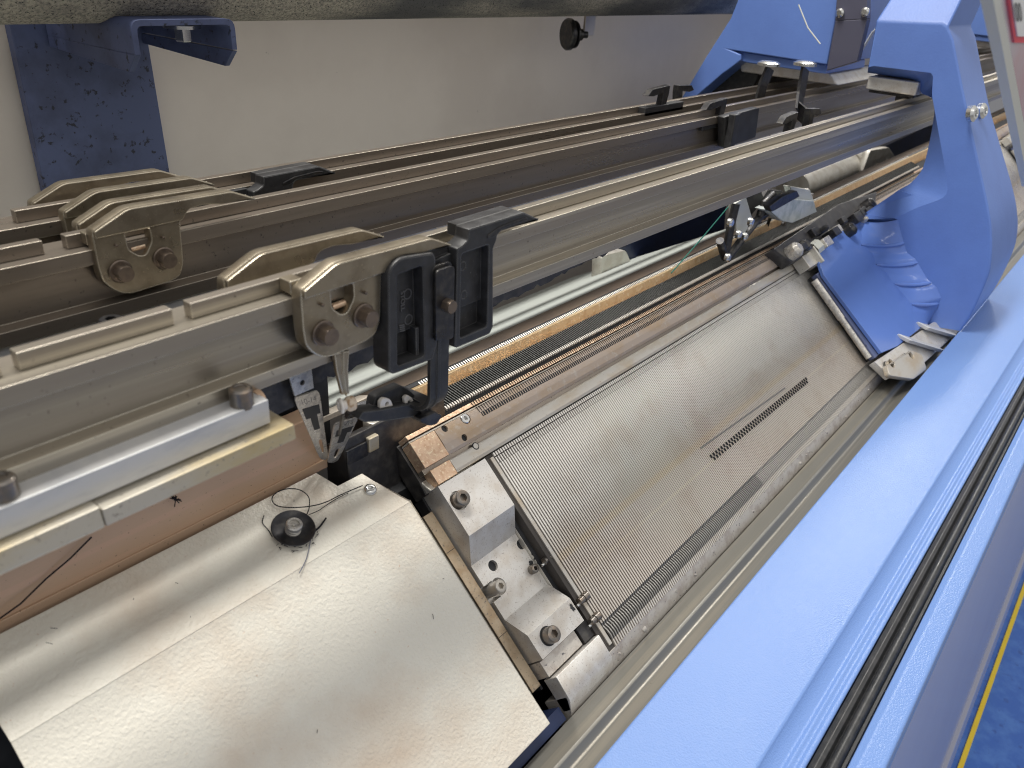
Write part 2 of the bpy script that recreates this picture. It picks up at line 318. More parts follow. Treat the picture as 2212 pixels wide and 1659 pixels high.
# hanging knob
t = thing('hanging_pulley', 'small black pulley hanging on a pale strap below the roller', 'pulley', tuple(U(1245, 100, 'y', 620)))
p = U(1252, 62, 'y', 620)
g = G(); g.box(p.x, p.x+22, 612, 615, p.z-8, p.z+36); obj('strap', g, m_beige, t, .5)
g = G(); g.lathe((p.x-26, 622, p.z-6), (1, -.5, 0), [(17, 0), (18.5, 2), (18.5, 6), (13, 7), (13, 10), (16, 11), (16, 13), (7, 14), (7, 22), (4, 23), (4, 30)], 28); obj('wheel', g, m_bsteel, t)

# ------------------------------------------------------------------ feeder rails
def rail_profile(yc, zt):
    h = lambda y, z: (yc+(y*.68 if abs(y) == 4 else y), zt+z)
    return [h(-4, 0), h(-4, -6.5), h(-11, -6.1), h(-11, -13.4), h(-5, -14.5), h(-5, -33.5), h(-11, -34.6), h(-11, -41.5),
            h(11, -41.5), h(11, -34.6), h(5, -33.5), h(5, -14.5), h(11, -13.4), h(11, -6.1), h(4, -6.5), h(4, 0)]
RY = {1: (440, -126.0), 2: (380, -123.8), 3: (265, -120.3)}
def make_rail(i, label, mt, notches):
    yc, zt = RY[i]; t = thing('feeder_rail', label, 'rail', (500, yc, zt-41.5), 'grooved feeder rails above the beds')
    g = G(); pr = rail_profile(yc, zt)
    low = [(yc-2.7, zt-6.5)]+pr[2:14]+[(yc+2.7, zt-6.5)]
    g.xp(low, XL, XR); obj('rail_body', g, mt, t, .35, angle=25)
    segs = []; x = XL
    for a, b in notches: segs.append((x, a)); x = b
    segs.append((x, XR))
    for a, b in segs:
        g = G(); g.xp([(yc-2.7, zt-6.5), (yc+2.7, zt-6.5), (yc+2.7, zt), (yc-2.7, zt)], a, b); obj('top_rib', g, mt, t, .5)
    return t
def rx(px, py, y): return U(px, py, 'y', y).x
n3a, n3b = rx(373, 668, 262), rx(411, 655, 262)
n4a, n4b = rx(-5, 770, 262), rx(35, 765, 262)
n2a, n2b = rx(94, 530, 377), rx(142, 515, 377)
n1a, n1b = rx(-8, 500, 437), rx(32, 460, 437)
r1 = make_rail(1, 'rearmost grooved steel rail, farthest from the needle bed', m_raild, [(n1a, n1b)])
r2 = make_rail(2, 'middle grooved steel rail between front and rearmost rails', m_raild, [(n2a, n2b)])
r3 = make_rail(3, 'front grooved olive steel rail carrying the bright aluminium stop bar', m_rail, [(n4a, n4b), (n3a, n3b)])
# stop bar on the front rail's lower flange
yb = 254.8; xr = rx(580, 890, 245)
zt_ = 248*math.tan(math.radians(-32.65)); zf_ = 240
g = G(); zA = 254*math.tan(math.radians(-32.38)); yf = zA/math.tan(math.radians(-33.43)); zB = yf*math.tan(math.radians(-35.2))
g.box(XL, xr, yf, 254.9, zB, zA); sb = obj('stop_bar', g, m_alu, r3, .6)
for px, py in ((523, 872), (10, 1072)):
    q = U(px, py, 'z', zA); g = G(); g.lathe((q.x, q.y, zA-1), (0, 0, 1), [(4.6, 0), (4.6, 7.6), (3.9, 8.4), (2.6, 8.4), (2.4, 8.0)], 24); obj('pin', g, m_screw, sb)
g = G(); g.lathe((xr-1, 252, (zA+zB)/2+2), (1, 0, 0), [(4.2, 0), (4.2, 2.6), (2.8, 3)], 20); obj('end_plug', g, m_copper, sb)
# yellowed lip under the bar
xg = rx(622, 935, 243); zl = zB-1.0
yl = zl/math.tan(math.radians(-36.05)); zl2 = yl*math.tan(math.radians(-37.25))
n_ = rx(205, 1085, 243)
g = G(); g.xp([(yl, zl), (yl-.6, zl2+1), (yl+1.5, zl2), (258, zl2), (258, zl)], n_, xg); obj('lower_lip', g, m_gold, r3, .5)
g = G(); g.xp([(yl+1.2, zl+.6), (yl, zl2+1), (yl+1.5, zl2-.6), (258, zl2-.6), (258, zl+.6)], XL, n_-.2); obj('lower_lip', g, m_gold, r3, .5)
g = G(); g.xp([(258.2, zt_+2), (258.2, zl2), (274, zl2), (274, zt_+2)], XL, xg-6); obj('rail_foot', g, m_dark, r3, .5)
for px, py in ((238, 683),):
    q = U(px, py, 'y', 330); g = G(); g.lathe((q.x, 330, q.z-6), (0, 0, 1), [(5, 0), (5, 4.5), (4.4, 5), (2.4, 5, 'hex'), (2.3, 3, 'hex')], 24); obj('screw', g, m_bsteel, r3)
g = G(); g.xp([AY(-28.2, 318), AY(-28.2, 345), AY(-31.5, 345), AY(-31.5, 318)], XL, rx(700, 600, 318)); obj('inner_ledge', g, m_rail, r3, .8)
# polished strip seen between front and middle rail
t = thing('polished_strip', 'polished flat strip lying low between the front and middle rails', 'strip', (800, 340, -165))
g = G(); g.xp([AY(-23.9, 372), AY(-23.3, 378), (384, -182), (372, -182)], XL, XR); obj('strip_body', g, m_alu, t, .4)

# ------------------------------------------------------------------ steel yarn carriers
def hexbolt(c, ax, r, h, mt, parent, name='bolt', washer=True, ref=(0, 0, 1)):
    g = G(); ax = Vector(ax)
    if washer: g.lathe(c, ax, [(r*1.32, 0), (r*1.32, .7), (r*1.2, 1.0)], 28)
    b = Vector(c)+ax*(1.0 if washer else 0)
    g.lathe(b, ax, [(r, 0, 'hex'), (r, h-.8, 'hex'), (r*.88, h)], 30, ref=ref)
    return obj(name, g, mt, parent, 0, angle=28)
def px2(l, y): return [PY(a, b, y) for a, b in l]
def steel_carrier(label, front_px, yf, t_, hole=True, side=-1, dx=0, dz=0, finger=False, cut=None):
    """front_px: outline measured on the reference carrier, moved by (dx, dz)"""
    pts = [(x+dx, z+dz) for x, z in front_px]
    xs = [p[0] for p in pts]; t = thing('yarn_carrier', label, 'yarn carrier', (min(xs), yf, min(p[1] for p in pts)), 'steel yarn carriers on the rails')
    g = G(); holes = []
    if hole: holes = [[(x+dx, z+dz) for x, z in HOLE]]
    plate(g, pts, holes, t_, lambda a, b, c: (a, yf+c, b), .5)
    # upper half stands slightly proud (bend line)
    up = [(x+dx, z+dz) for x, z in UPPER]
    plate(g, up, [], 3.0, lambda a, b, c: (a, yf+side*1.6+c-.5, b), .5)
    obj('carrier_plate', g, m_carr, t)
    if hole:
        for (x, z) in BOLTS: hexbolt((x+dx, yf-.2, z+dz), (0, -1, 0), 4.3, 5.2, m_bolt, t)
        for (x, z) in PINS:
            g = G(); g.lathe((x+dx, yf, z+dz), (0, -1, 0), [(.75, 0), (.75, 1.8), (.4, 2.2)], 12); obj('pin', g, m_bolt, t)
        x, z = HPIN; g = G(); g.lathe((x+dx-3, yf+4, z+dz), (1, 0, 0.05), [(1.5, 0), (1.5, 7)], 16); obj('copper_pin', g, m_cblock, t)
    return t
YF = 248.0
OUT = px2([(651, 626.7), (721.9, 566.7), (924.7, 512.7), (969.7, 526.5), (905, 545), (868, 548), (838, 560), (824, 590), (821.6, 690), (812, 722), (792.6, 736), (715, 771), (695, 772), (676.8, 764), (660, 746), (654.3, 712.5), (649, 640)], YF)
OUT = fillet(OUT, [1, 3, 2, .5, 2, 2, 4, 3, 2, 3, 2, 3, 2, 2, 2, 2, 1], 4)
# carrier outline redrawn square to the rail: keeps the measured x/z on the plate's own plane
HOLE = fillet(px2([(714.3, 627.5), (762.6, 612.5), (764.7, 644), (750, 676), (737, 679), (718, 666)], YF), [1, 1, 2, 3, 3, 2], 4)
UPPER = px2([(651, 627), (721.9, 566.9), (924.7, 512.9), (969, 526.5), (905, 544), (868, 547.5), (838, 560), (826, 586), (652, 644)], YF)
UPPER = fillet(UPPER, [.5, 3, 2, .5, 2, 2, 3, .5, .5], 4)
BOLTS = px2([(703, 722), (790, 684)], YF-2)
PINS = px2([(692.5, 657), (785.5, 631)], YF)
HPIN = PY(728, 660, YF+4)
# front rail, operator's side
c1 = steel_carrier('olive steel yarn carrier with two hex bolts on the front rail face', OUT, YF, 6.5)
# block tying the plate over the rail
def side_block(t, x0, x1, y0, y1, z0, z1, mt=None):
    g = G(); g.box(x0, x1, y0, y1, z0, z1); return obj('end_block', g, mt or m_carr, t, .6)
xl = PY(651, 640, YF)[0]
side_block(c1, xl-.3, xl+6, YF+6.5, YF+14, RY[3][1]-4.9, RY[3][1]+.8)
# the finger and its ceramic eyelet under the carrier
fx = [PY(719, 762, YF+4), PY(752, 756, YF+4), PY(746, 846, YF+6), PY(731, 848, YF+6)]
g = G(); plate(g, [fx[0], fx[1], (fx[1][0]-1.2, fx[1][1]-9), fx[2], fx[3], (fx[0][0]+.8, fx[0][1]-9)], [], 2.2, lambda a, b, c: (a, YF+3+c, b), .4)
xm = (fx[0][0]+fx[1][0])/2; g.tube([(xm+.4, YF+2.8, fx[0][1]), (xm+.2, YF+3.0, (fx[0][1]+fx[2][1])/2), ((fx[2][0]+fx[3][0])/2, YF+3, fx[2][1])], .5, 6)
fin = obj('yarn_finger', g, m_carr, c1)
e = U(736, 876, 'y', YF+3); r_ = 3.9
g = G(); g.lathe((e.x-1, e.y, e.z), (.93, -.3, .0), [(1.6, .6), (2.0, .1), (3.2, 0), (3.7, .5), (3.7, 1.3), (2.7, 1.9), (2.3, 2.6), (2.3, 3.4)], 28); ey = obj('eyelet', g, m_ceram, fin)
g = G(); g.lathe((e.x-1+.93*3.4, e.y-.3*3.4, e.z), (.93, -.3, 0), [(2.4, 0), (3.2, .5), (3.6, 1.2), (3.5, 3.6), (2.9, 4.3), (1.5, 4.4)], 28); obj('eyelet_collar', g, m_ceramd, fin)
# other carriers share the outline
def shifted(px, py, y, ref): q = U(px, py, 'y', y); return q.x-ref[0], q.z-ref[1]
REF = PY(721.9, 566.7, YF)
dx, dz = shifted(545, 566, 280, REF); dz = -.5
c2_ = steel_carrier('olive steel yarn carrier on the back face of the front rail', OUT, 277.5, 5.5, hole=False, side=-1, dx=rx(570, 553, 277)-REF[0]-2, dz=0)
yA = 366.0
dxa = rx(272, 449, yA)-REF[0]; dza = U(272, 449, 'y', yA).z-REF[1]
c3_ = steel_carrier('olive steel yarn carrier with square hole on the middle rail', OUT, yA, 6.5, dx=dxa, dz=dza)
xl3 = rx(205, 520, yA); side_block(c3_, xl3-1, xl3+6, yA+6.5, yA+13, RY[2][1]-5.0, RY[2][1]+.8)
yB = 392.0; q = U(235, 436, 'y', yB)
c4_ = steel_carrier('brown steel yarn carrier behind the middle rail, second from the front of its row', OUT, yB, 5.5, hole=False, dx=q.x-REF[0], dz=q.z-REF[1])
yC = 425.0; q = U(203, 413, 'y', yC)
c5_ = steel_carrier('brown steel yarn carrier on the near face of the rearmost rail', OUT, yC, 6.0, hole=False, dx=q.x-REF[0], dz=q.z-REF[1])
yD = 452.0; q = U(134, 395, 'y', yD)
c6_ = steel_carrier('frosted brown steel yarn carrier farthest back, in front of navy bracket', OUT, yD, 6.0, hole=False, dx=q.x-REF[0], dz=q.z-REF[1])
for c_, yy, pts in ((c4_, yB, [(186, 482), (214, 492)]), (c5_, yC, [(135, 450), (168, 468)]), (c6_, yD, [(57, 435), (84, 445)])):
    q = U(*pts[1], 'y', yy); g = G(); g.box(q.x-1, q.x+5, yy+3, yy+9, q.z-7, q.z); obj('end_block', g, m_dark, c_, .5)

# ------------------------------------------------------------------ black moulded carriers
def black_carrier(label, yf, dx, dz, full=True):
    P = lambda l, y: [(a+dx, b+dz) for a, b in px2(l, y)]
    y_ = 244.0
    o0 = P([(839, 590)], y_)[0]
    t = thing('moulded_carrier', label, 'yarn carrier', (o0[0], yf, o0[1]-40), 'black moulded yarn carriers')
    fn = lambda a, b, c: (a, yf+c, b)
    # left frame
    g = G()
    outL = fillet(P([(836, 585), (862, 556), (935, 545), (940, 556), (944, 742), (934, 776), (848, 809), (838, 800)], y_), [4, 6, 2, 1, 1, 1, 2, 2], 5)
    inL = fillet(P([(857, 594), (911, 574), (915.5, 768), (858, 790)], y_), 1.6, 4)
    plate(g, outL, [inL], 11, fn, .9)
    bt = P([(850, 590), (918, 566), (918, 712), (852, 738)], y_); plate(g, bt, [], 3, lambda a, b, c: (a, yf+6.5+c, b))
    bt = P([(850, 700), (922, 670), (924, 775), (850, 800)], y_); plate(g, bt, [], 1.5, lambda a, b, c: (a, yf+9.2+c, b))
    rb = P([(904, 712), (911, 709.5), (912, 768), (905, 772)], y_); plate(g, rb, [], 6, lambda a, b, c: (a, yf+2.5+c, b), .3)
    fL = obj('left_frame', g, m_black, t)
    # raised maker's lettering, reading down the pocket
    base = P([(868, 650)], 250)[0]
    g = G(); text(g, 'STOLL', 3.5, lambda a, b, c: (base[0]+b, yf+6.4-c, base[1]-a), .5)
    for k in range(4):
        q = P([(861+k*.4, 702+k*4)], 250)[0]; g.prism([(q[0], yf+6.0, q[1]), (q[0]+3.4, yf+6.0, q[1]-.6), (q[0]+3.4, yf+6.0, q[1]-1.1), (q[0], yf+6.0, q[1]-.5)], (0, .6, 0))
    for (cx_, cy_) in ((880, 635), (882, 690)):
        q = P([(cx_, cy_)], 250)[0]; g.lathe((q[0], yf+6.6, q[1]), (0, -1, 0), [(2.6, 0), (2.6, .35), (2.2, .35), (2.2, 0)], 24)
    obj('lettering', g, m_letter, t)
    # right frame with wing
    g = G()
    outR = P([(985.4, 536.6), (997, 530), (1009, 518), (1011.5, 496), (1013, 494), (1130.6, 457.6), (1162.8, 473.2), (1080, 500), (1073, 508), (1071.8, 518), (1064.4, 536.6), (1064.4, 704), (1058, 720.6), (985, 752), (980.5, 748)], y_)
    outR = fillet(outR, [1, 2, 1, 0, .5, 1.5, .5, 2, 1.5, 1, 1, 2, 1.5, 1, 1], 4)
    inR = fillet(P([(996, 549), (1054, 529), (1050, 704), (993, 729)], y_), 1.5, 4)
    plate(g, outR, [inR], 9, fn, .8)
    bt = P([(992, 545), (1058, 522), (1056, 650), (992, 676)], y_); plate(g, bt, [], 2.5, lambda a, b, c: (a, yf+5+c, b))
    bt = P([(990, 640), (1058, 612), (1056, 712), (990, 735)], y_); plate(g, bt, [], 1.4, lambda a, b, c: (a, yf+7.2+c, b))
    q = P([(1014, 494), (1130, 457.6), (1160, 472)], y_)   # thick wing top
    g.prism([(q[0][0], yf+8, q[0][1]), (q[1][0], yf+8, q[1][1]), (q[2][0], yf+8, q[2][1]), (q[0][0]+6, yf+8, q[0][1]-6), (q[0][0], yf+8, q[0][1]-6)], (0, 7, 0))
    for (cx_, cy_) in ((1014, 580), (1016, 642)):
        qq = P([(cx_, cy_)], y_)[0]; g.lathe((qq[0], yf+5.1, qq[1]), (0, -1, 0), [(2.4, 0), (2.4, .3), (2.0, .3), (2.0, 0)], 24)
    obj('right_frame', g, m_black, t)
    sl = P([(1050, 507), (1076, 489), (1126, 470), (1137, 470), (1136, 476), (1083, 493), (1064, 512), (1050, 516)], y_)
    g = G(); plate(g, fillet(sl, 1.2, 3), [], 1.2, lambda a, b, c: (a, yf-.5+c, b), .45); obj('wing_groove', g, m_bsteel, t)
    # web between the frames
    g = G(); w_ = P([(930, 575), (1000, 545), (998, 735), (932, 760)], y_); plate(g, w_, [], 4, lambda a, b, c: (a, yf+4+c, b), .3)
    w2 = P([(936, 549), (985, 533), (985, 575), (938, 590)], y_); plate(g, w2, [], 4, lambda a, b, c: (a, yf+6+c, b), .3); obj('centre_web', g, m_black, t)
    # clamp bar and bolt
    cb = fillet(P([(942, 586), (984, 573), (981, 728), (976, 733), (943, 737)], y_-3), [3, 3, 3, 2, 0], 5)
    for k, dzz in ((0, 0), (1, 1.6)):
        g = G(); plate(g, [(a, b+dzz) for a, b in cb], [], 1.7, lambda a, b, c: (a, yf-2.2+k*2.0+c, b), .3); obj('clamp_bar', g, m_bsteel, t)
    q = P([(970, 661)], y_-5)[0]; hexbolt((q[0], yf-2.3, q[1]), (0, -1, 0), 3.6, 4.6, m_bolt, t, washer=False, ref=(1, 0, .9))
    return t
k1 = black_carrier('black moulded carrier with bent arm and lever on the front rail', 243.5, 0, 0)
# arm: bends from vertical towards the needle gap
w0 = PY(933, 730, 244); w1 = PY(974, 716, 244); zb = U(936, 880, 'y', 244).z+7
path = [(244.5, w0[1]+3), (244.5, w0[1]-25), (244.5, zb)]
R_ = 13
for i in range(1, 9):
    th = math.pi/2*i/8*.93; path.append((244.5+R_*(1-math.cos(th)), zb-R_*math.sin(th)))
path += [(path[-1][0]+10, path[-1][1]-.6), (path[-1][0]+22, path[-1][1]-1.5)]
g = G(); vs_ = []; fs_ = []
xa, xb = w0[0]-.2, w1[0]-.4; th_ = 2.4
for i, (y, z) in enumerate(path):
    y2, z2 = path[min(i+1, len(path)-1)]; y1_, z1_ = path[max(i-1, 0)]; d = Vector((0, y2-y1_, z2-z1_)).normalized(); nn = Vector((0, d.z, -d.y))
    for xx, o_ in ((xa, 0), (xa+4.2, 0), (xa+4.4, .8), (xa+6.4, .8), (xa+6.6, 0), (xb, 0), (xb, -th_), (xa, -th_)): vs_.append(Vector((xx, y, z))+nn*o_*1.0)
n_ = 8
for i in range(len(path)-1):
    for j in range(n_): fs_.append([i*n_+j, i*n_+(j+1) % n_, (i+1)*n_+(j+1) % n_, (i+1)*n_+j])
fs_ += [list(range(n_)), [(len(path)-1)*n_+j for j in range(n_)]]
g.add(vs_, fs_); arm = obj('arm', g, m_black, k1, .3)
# lever assembly at the end of the arm (faces the operator)
yL = 262.0; YL = lambda l: px2(l, yL)
g = G(); plate(g, fillet(YL([(765, 900), (775, 885), (815, 880), (930, 858), (924, 880), (890, 896), (830, 905), (780, 908)]), 1, 3), [], 9, lambda a, b, c: (a, yL-3+c, b), .6)
plate(g, fillet(YL([(812, 884), (816, 862), (832, 852), (852, 845), (872, 836), (886, 842), (905, 858), (914, 880), (880, 890), (815, 895)]), [1, 2, 2, 1, 1, 2, 3, 1, 1, 1], 3), [], 6, lambda a, b, c: (a, yL+2+c, b), .6)
lev = obj('lever', g, m_black, k1)
g = G(); plate(g, fillet(YL([(889, 860), (902, 862), (914, 884), (896, 888)]), 1, 3), [], 8, lambda a, b, c: (a, yL-5+c, b), .4)
plate(g, fillet(YL([(884, 893), (918, 878), (934, 886), (922, 905), (906, 909), (888, 902)]), 1.5, 4), [], 9, lambda a, b, c: (a, yL-8+c, b), .7); obj('lever_hook', g, m_bsteel, k1)
for pts, hole in (([(818, 866), (826, 858), (840, 860), (848, 880), (818, 888)], (833, 871)), ([(870, 858), (878, 852), (888, 858), (893, 876), (873, 877)], (881, 867))):
    g = G(); hq = PY(*hole, yL); plate(g, fillet(YL(pts), [2, 2, 2, .5, .5], 4), [circ(hq, 1.3, 14)], 2.2, lambda a, b, c: (a, yL-1.2+c, b), .2); obj('ceramic_guide', g, m_ceram, k1)
    g = G(); g.lathe((hq[0], yL+.6, hq[1]), (0, 1, 0), [(1.3, 0), (1.3, .4)], 14); obj('guide_core', g, m_dark, k1)
# pointed feeder plates that meet in a V over the gap
def feeder(parent, quad, zmap, mirror, label=None):
    """quad: four image corners (top left, top right, tip right, tip left) on plane y=zmap"""
    tl, tr, br, bl = [U(a, b, 'y', yy) for a, b, yy in quad]
    def fn(s, r, c):     # s across 0..1, r down 0..1
        p = (tl*(1-s)+tr*s)*(1-r)+(bl*(1-s)+br*s)*r
        nn = (tr-tl).cross(bl-tl).normalized()
        if nn.y > 0: nn = -nn
        return p+nn*c
    g = G(); out = fillet([(0, 0), (1, 0), (1, .96), (.5, 1.0), (0, .96)], [.12, .12, .1, .1, .1], 4)
    hole = fillet([(.40, .66), (.72, .66), (.70, .88), (.42, .88)], .13, 5)
    plate(g, out, [hole], .9, lambda a, b, c: fn(a, b, c), 0)
    f = obj('feeder_plate', g, m_feed, parent)
    g = G(); z3 = .95
    TT = [(.14, .17), (.90, .17), (.90, .29), (.72, .29), (.72, .50), (.36, .50), (.36, .32), (.14, .32)]
    plate(g, TT, [], .12, lambda a, b, c: fn(a, b, z3+c)); obj('feeder_mark', g, m_mark, f)
    g = G(); 
    text(g, '10-14', .11, lambda a, b, c: fn(.5+a*2.6, .09-b, z3+c), .05); obj('gauge_numbers', g, m_etch, f)
    return f
yT = 318
# rear-side plate (hangs from the carrier behind the front rail)
feeder(c2_, [(632, 857, 296), (688, 841, 296), (708, 990, yT), (692, 994, yT)], None, False)
q0, q1, q2, q3 = [PY(a, b, 295) for a, b in ((624, 812), (673, 798), (678, 838), (637, 856))]
g = G(); plate(g, [q0, q1, q2, q3], [circ(PY(653.5, 826.6, 295), 1.5, 14)], .9, lambda a, b, c: (a, 295+c, b)); obj('feeder_shank', g, m_feed, c2_)
g = G(); g.prism([(q0[0], 296, q0[1]), (q1[0], 296, q1[1]), (q1[0], 296, q1[1]+40), (q0[0], 296, q0[1]+40)], (0, 1.2, 0)); obj('feeder_stem', g, m_bsteel, c2_)
# front plate, leaning back under the lever
fr = feeder(k1, [(721, 914, 296), (773, 899, 300), (727, 996, yT-1), (705, 1000, yT-3)], None, True)
for kk in (0,):
    a0, a1 = U(748, 905, 'y', 284), U(776, 897, 'y', 284)
    g = G(); g.prism([a0, a1, U(800, 872, 'y', 276), U(768, 882, 'y', 276)], (0, 3, 1)); obj('feeder_clip', g, m_bsteel, k1, .3)
    g = G(); g.tube([U(742, 893, 'y', 262), U(738, 912, 'y', 270), U(733, 938, 'y', 285)], .8, 8); obj('yarn_tube', g, m_bsteel, k1)

# black moulded carrier on the rearmost rail
yR = 417.0; q = U(565, 366, 'y', yR); qr = PY(1012, 494.4, 244)
k2 = black_carrier('black moulded carrier with slotted wing on the rearmost rail', yR, q.x-qr[0]+1, q.z-qr[1]-4.5)
for nm in ():
    pass

# ------------------------------------------------------------------ small far carriers near the carriage
def hook_carrier(label, y, px, py, L=34, flip=False):
    q = U(px, py, 'y', y); t = thing('hook_carrier', label, 'yarn carrier', (q.x, y, q.z-10), 'small black hook carriers beside the carriage'); s = -1 if flip else 1
    g = G(); pr = [(0, 0), (s*8, 6), (s*L, 8), (s*L, 0), (s*(L-4), -14), (s*(L-14), -14), (s*(L-12), 1), (s*12, -1)]
    g.prism([(q.x+a, y, q.z+b) for a, b in pr], (0, 7, 0)); obj('hook', g, m_bsteel, t, .5)
    g = G(); g.box(q.x+min(0, s*L)-4, q.x+max(0, s*L)+34, y-1, y+9, q.z-20, q.z-11); obj('slide_block', g, m_black, t, .6)
    return t
hook_carrier('black hook carrier left end on the rearmost rail beside the carriage', 430, 1400, 208, 44)
hook_carrier('black hook carrier next to the blue carriage on the rearmost rail', 452, 1500, 195, 40, True)
hook_carrier('grey hook carrier above the middle rail, left of the two bent straps', 372, 1525, 238, 46)
hook_carrier('grey hook carrier at the foot of the right bent strap', 292, 1690, 268, 36)
hook_carrier('black hook carrier right of the straps, behind the front rail', 292, 1775, 246, 34, True)
# two bent straps hanging from the rear casting
def strap(label, pts, y0, y1):
    t = thing('bent_strap', label, 'strap', tuple(U(*pts[-1], 'x', y1)), 'black bent straps under the rear casting'); g = G()
    P3 = [U(a, b, 'x', y0+(y1-y0)*i/(len(pts)-1)) for i, (a, b) in enumerate(pts)]
    for a, b in zip(P3[:-1], P3[1:]):
        d = (b-a).normalized(); n1 = Vector((0, 1, 0)).cross(d).normalized()*11
        g.prism([a-n1-d, a+n1-d, b+n1+d, b-n1+d], (0, 3, 0))
    obj('strap_body', g, m_bsteel, t)
    q = P3[0]; g = G(); g.lathe(q+Vector((-14, -2, 5)), (0, 0, 1), [(13, 0), (13, 3), (9, 5)], 20); obj('strap_bolt', g, m_zinc, t)
    return t
strap('left black bent strap with pale bolt head, above middle rail', [(1665, 150), (1650, 185), (1638, 235)], 960, 950)
strap('right black bent strap with pale bolt head, above front rail', [(1742, 150), (1732, 205), (1728, 240), (1742, 252)], 965, 940)
# tall dark moulded post on the middle rail
t = thing('carrier_post', 'tall black moulded post on the middle rail near the carriage', 'post', tuple(U(1590, 310, 'y', 366)))
g = G(); a = PY(1555, 250, 366); b = PY(1630, 230, 366); c = PY(1622, 295, 366); d = PY(1555, 318, 366)
plate(g, fillet([a, b, c, d], 3, 3), [], 9, lambda u, v, w: (u, 360+w, v), 1); obj('post_body', g, m_black, t)
g = G(); a = PY(1582, 245, 358); d = PY(1580, 310, 358); g.box(a[0]-4, a[0]+8, 352, 360, d[1]-4, a[1]); obj('post_rib', g, m_black, t, 1.5)

# ------------------------------------------------------------------ copper beam, inner structure, rear parts
g = G(); yb0 = 322
g.xp([(yb0+1, yb0*math.tan(math.radians(-36.2))), AY(-39.55, yb0), (yb0-1.5, (yb0-1.5)*math.tan(math.radians(-39.65))), (yb0-1.5, (yb0-1.5)*math.tan(math.radians(-40.35))), (yb0+14, yb0*math.tan(math.radians(-40.4))), (yb0+14, yb0*math.tan(math.radians(-36.2)))], XL, rx(705, 1005, yb0))
obj('copper_beam', g, m_copper, bevel=.6, label='long copper brown grained beam lying along the white cover', cat='beam')
# end fittings around the needle gap
t = thing('gap_end_block', 'grey metal end block and dark guide beside the needle gap', 'block', (270, 300, -285))
xa_ = rx(700, 1010, 315)
g = G(); g.xp([AY(-38.9, 312), AY(-38.6, 330), (330, -300), (305, -300), AY(-41.4, 309)], 246, 330); obj('dark_guide', g, m_dark, t, 1.2)
q = U(905, 930, 'y', 316)
g = G(); outl = fillet([(0, 0), (34, 0), (34, 12), (0, 12)], 5, 6)
plate(g, outl, [], 7, lambda a, b, c: (272+a, 316+b, -262+c), .8); obj('round_block', g, m_cast, t)
g = G(); g.box(262, 270, 308, 316, -267, -257); obj('small_block', g, m_gold, t, .8)
g = G(); g.box(246, 262, 309.5, 311, -272, -259); obj('guide_slot', g, m_bsteel, t, .4)
g = G(); a = [PY(l[0], l[1], 330) for l in ((770, 940), (815, 918), (816, 938), (735, 985))]
plate(g, fillet(a, 2, 4), [], 2, lambda u, v, w: (u, 330+w, v)); obj('pale_insert', g, m_beige, t)
# machine frame, shade put into its colour, filling the inside (below and between)
t = thing('inner_frame', 'inner machine frame coloured near black for shade, seen through the gaps', 'frame', (1500, 420, -700))
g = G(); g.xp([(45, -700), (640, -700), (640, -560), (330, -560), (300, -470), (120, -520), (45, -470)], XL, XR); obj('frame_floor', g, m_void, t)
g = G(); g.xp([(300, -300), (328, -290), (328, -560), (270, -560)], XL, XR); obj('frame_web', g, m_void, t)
# rear white cover, beige edge, brush belt
t = thing('rear_cover', 'pale grey white sheet sloping away behind the rear needle bed', 'cover', (600, 500, -400))
g = G(); g.xp([(363, -263.2), (600, -399), (600, -403), (363, -267)], XL, 900); obj('cover_sheet', g, m_rearw, t, .5)
g = G(); g.xp([(342, -257.2), (362.6, -263), (362.6, -300), (342, -300)], 292.2, XBE); obj('brown_ledge', g, m_brown, t, .4)
g = G(); g.xp([(338, -250), (352, -256), (368, -268.5), (368, -271), (350, -259), (338, -254)], XL, 292); obj('beige_edge', g, m_beige, t, .5)
t = thing('brush_belt', 'ragged black brush strip hanging under the front rail', 'brush', (500, 300, -210))
g = G(); x = XL; yq = 300; top = -186
ob = [(XL, top)]; xx = 900.0; pts_ = []
while x < 900:
    f_ = min(1, max(0, (560-x)/260)); dep = 3+11*f_+random.uniform(-1.6, 1.6)+(8 if x < 215 else 0); pts_.append((x, top-dep)); x += 4 if x > 150 else 20
g.prism([(900, yq, top)]+[(a, yq, b) for a, b in reversed(pts_)]+[(XL, yq, top)], (0, 9, 0)); obj('bristles', g, m_dark, t)
g = G(); g.box(XL, 900, 299, 309, top, top+10); obj('belt_back', g, m_dark, t)
g = G(); g.box(XL, rx(712, 870, 340), 340, 346, -275, -165); obj('void_shade_plate', g, m_void, t, 1)  # near-black plate standing in for the unlit void beside the finger

# ------------------------------------------------------------------ rear needle bed (top edge only)
PITCH = 2.37
NB0 = 340.6
t = thing('rear_needle_bed', 'rear needle bed with tan sinker strip and dark hooks behind the gap', 'needle bed', (700, 345, -300))
g = G(); g.xp([AY(-38.45, 331), (333, -256.5), AY(-37.45, 336.5), (341, -259), (338, -275), (330, -275)], rx(870, 888, 333), XBE); obj('sinker_strip', g, m_tan, t, .3)
g = G()
xx = rx(905, 833, 338); n = 0
while xx < 1500:
    g.prism([(xx, 336.4, -257.8), (xx+1.15, 336.4, -257.8), (xx+1.15, 339, -256.6), (xx, 339, -256.6)], (0, 0, -3)); xx += PITCH
obj('sinker_tips', g, m_need, t, kind='stuff')
g = G(); xx = rx(905, 833, 338)
while xx < 1300:
    g.prism([(xx-.45, 331.3, -262.7), (xx-.15, 331.3, -262.7), (xx-.15, 336.4, -257.6), (xx-.45, 336.4, -257.6)], (0, -.3, .3)); xx += PITCH
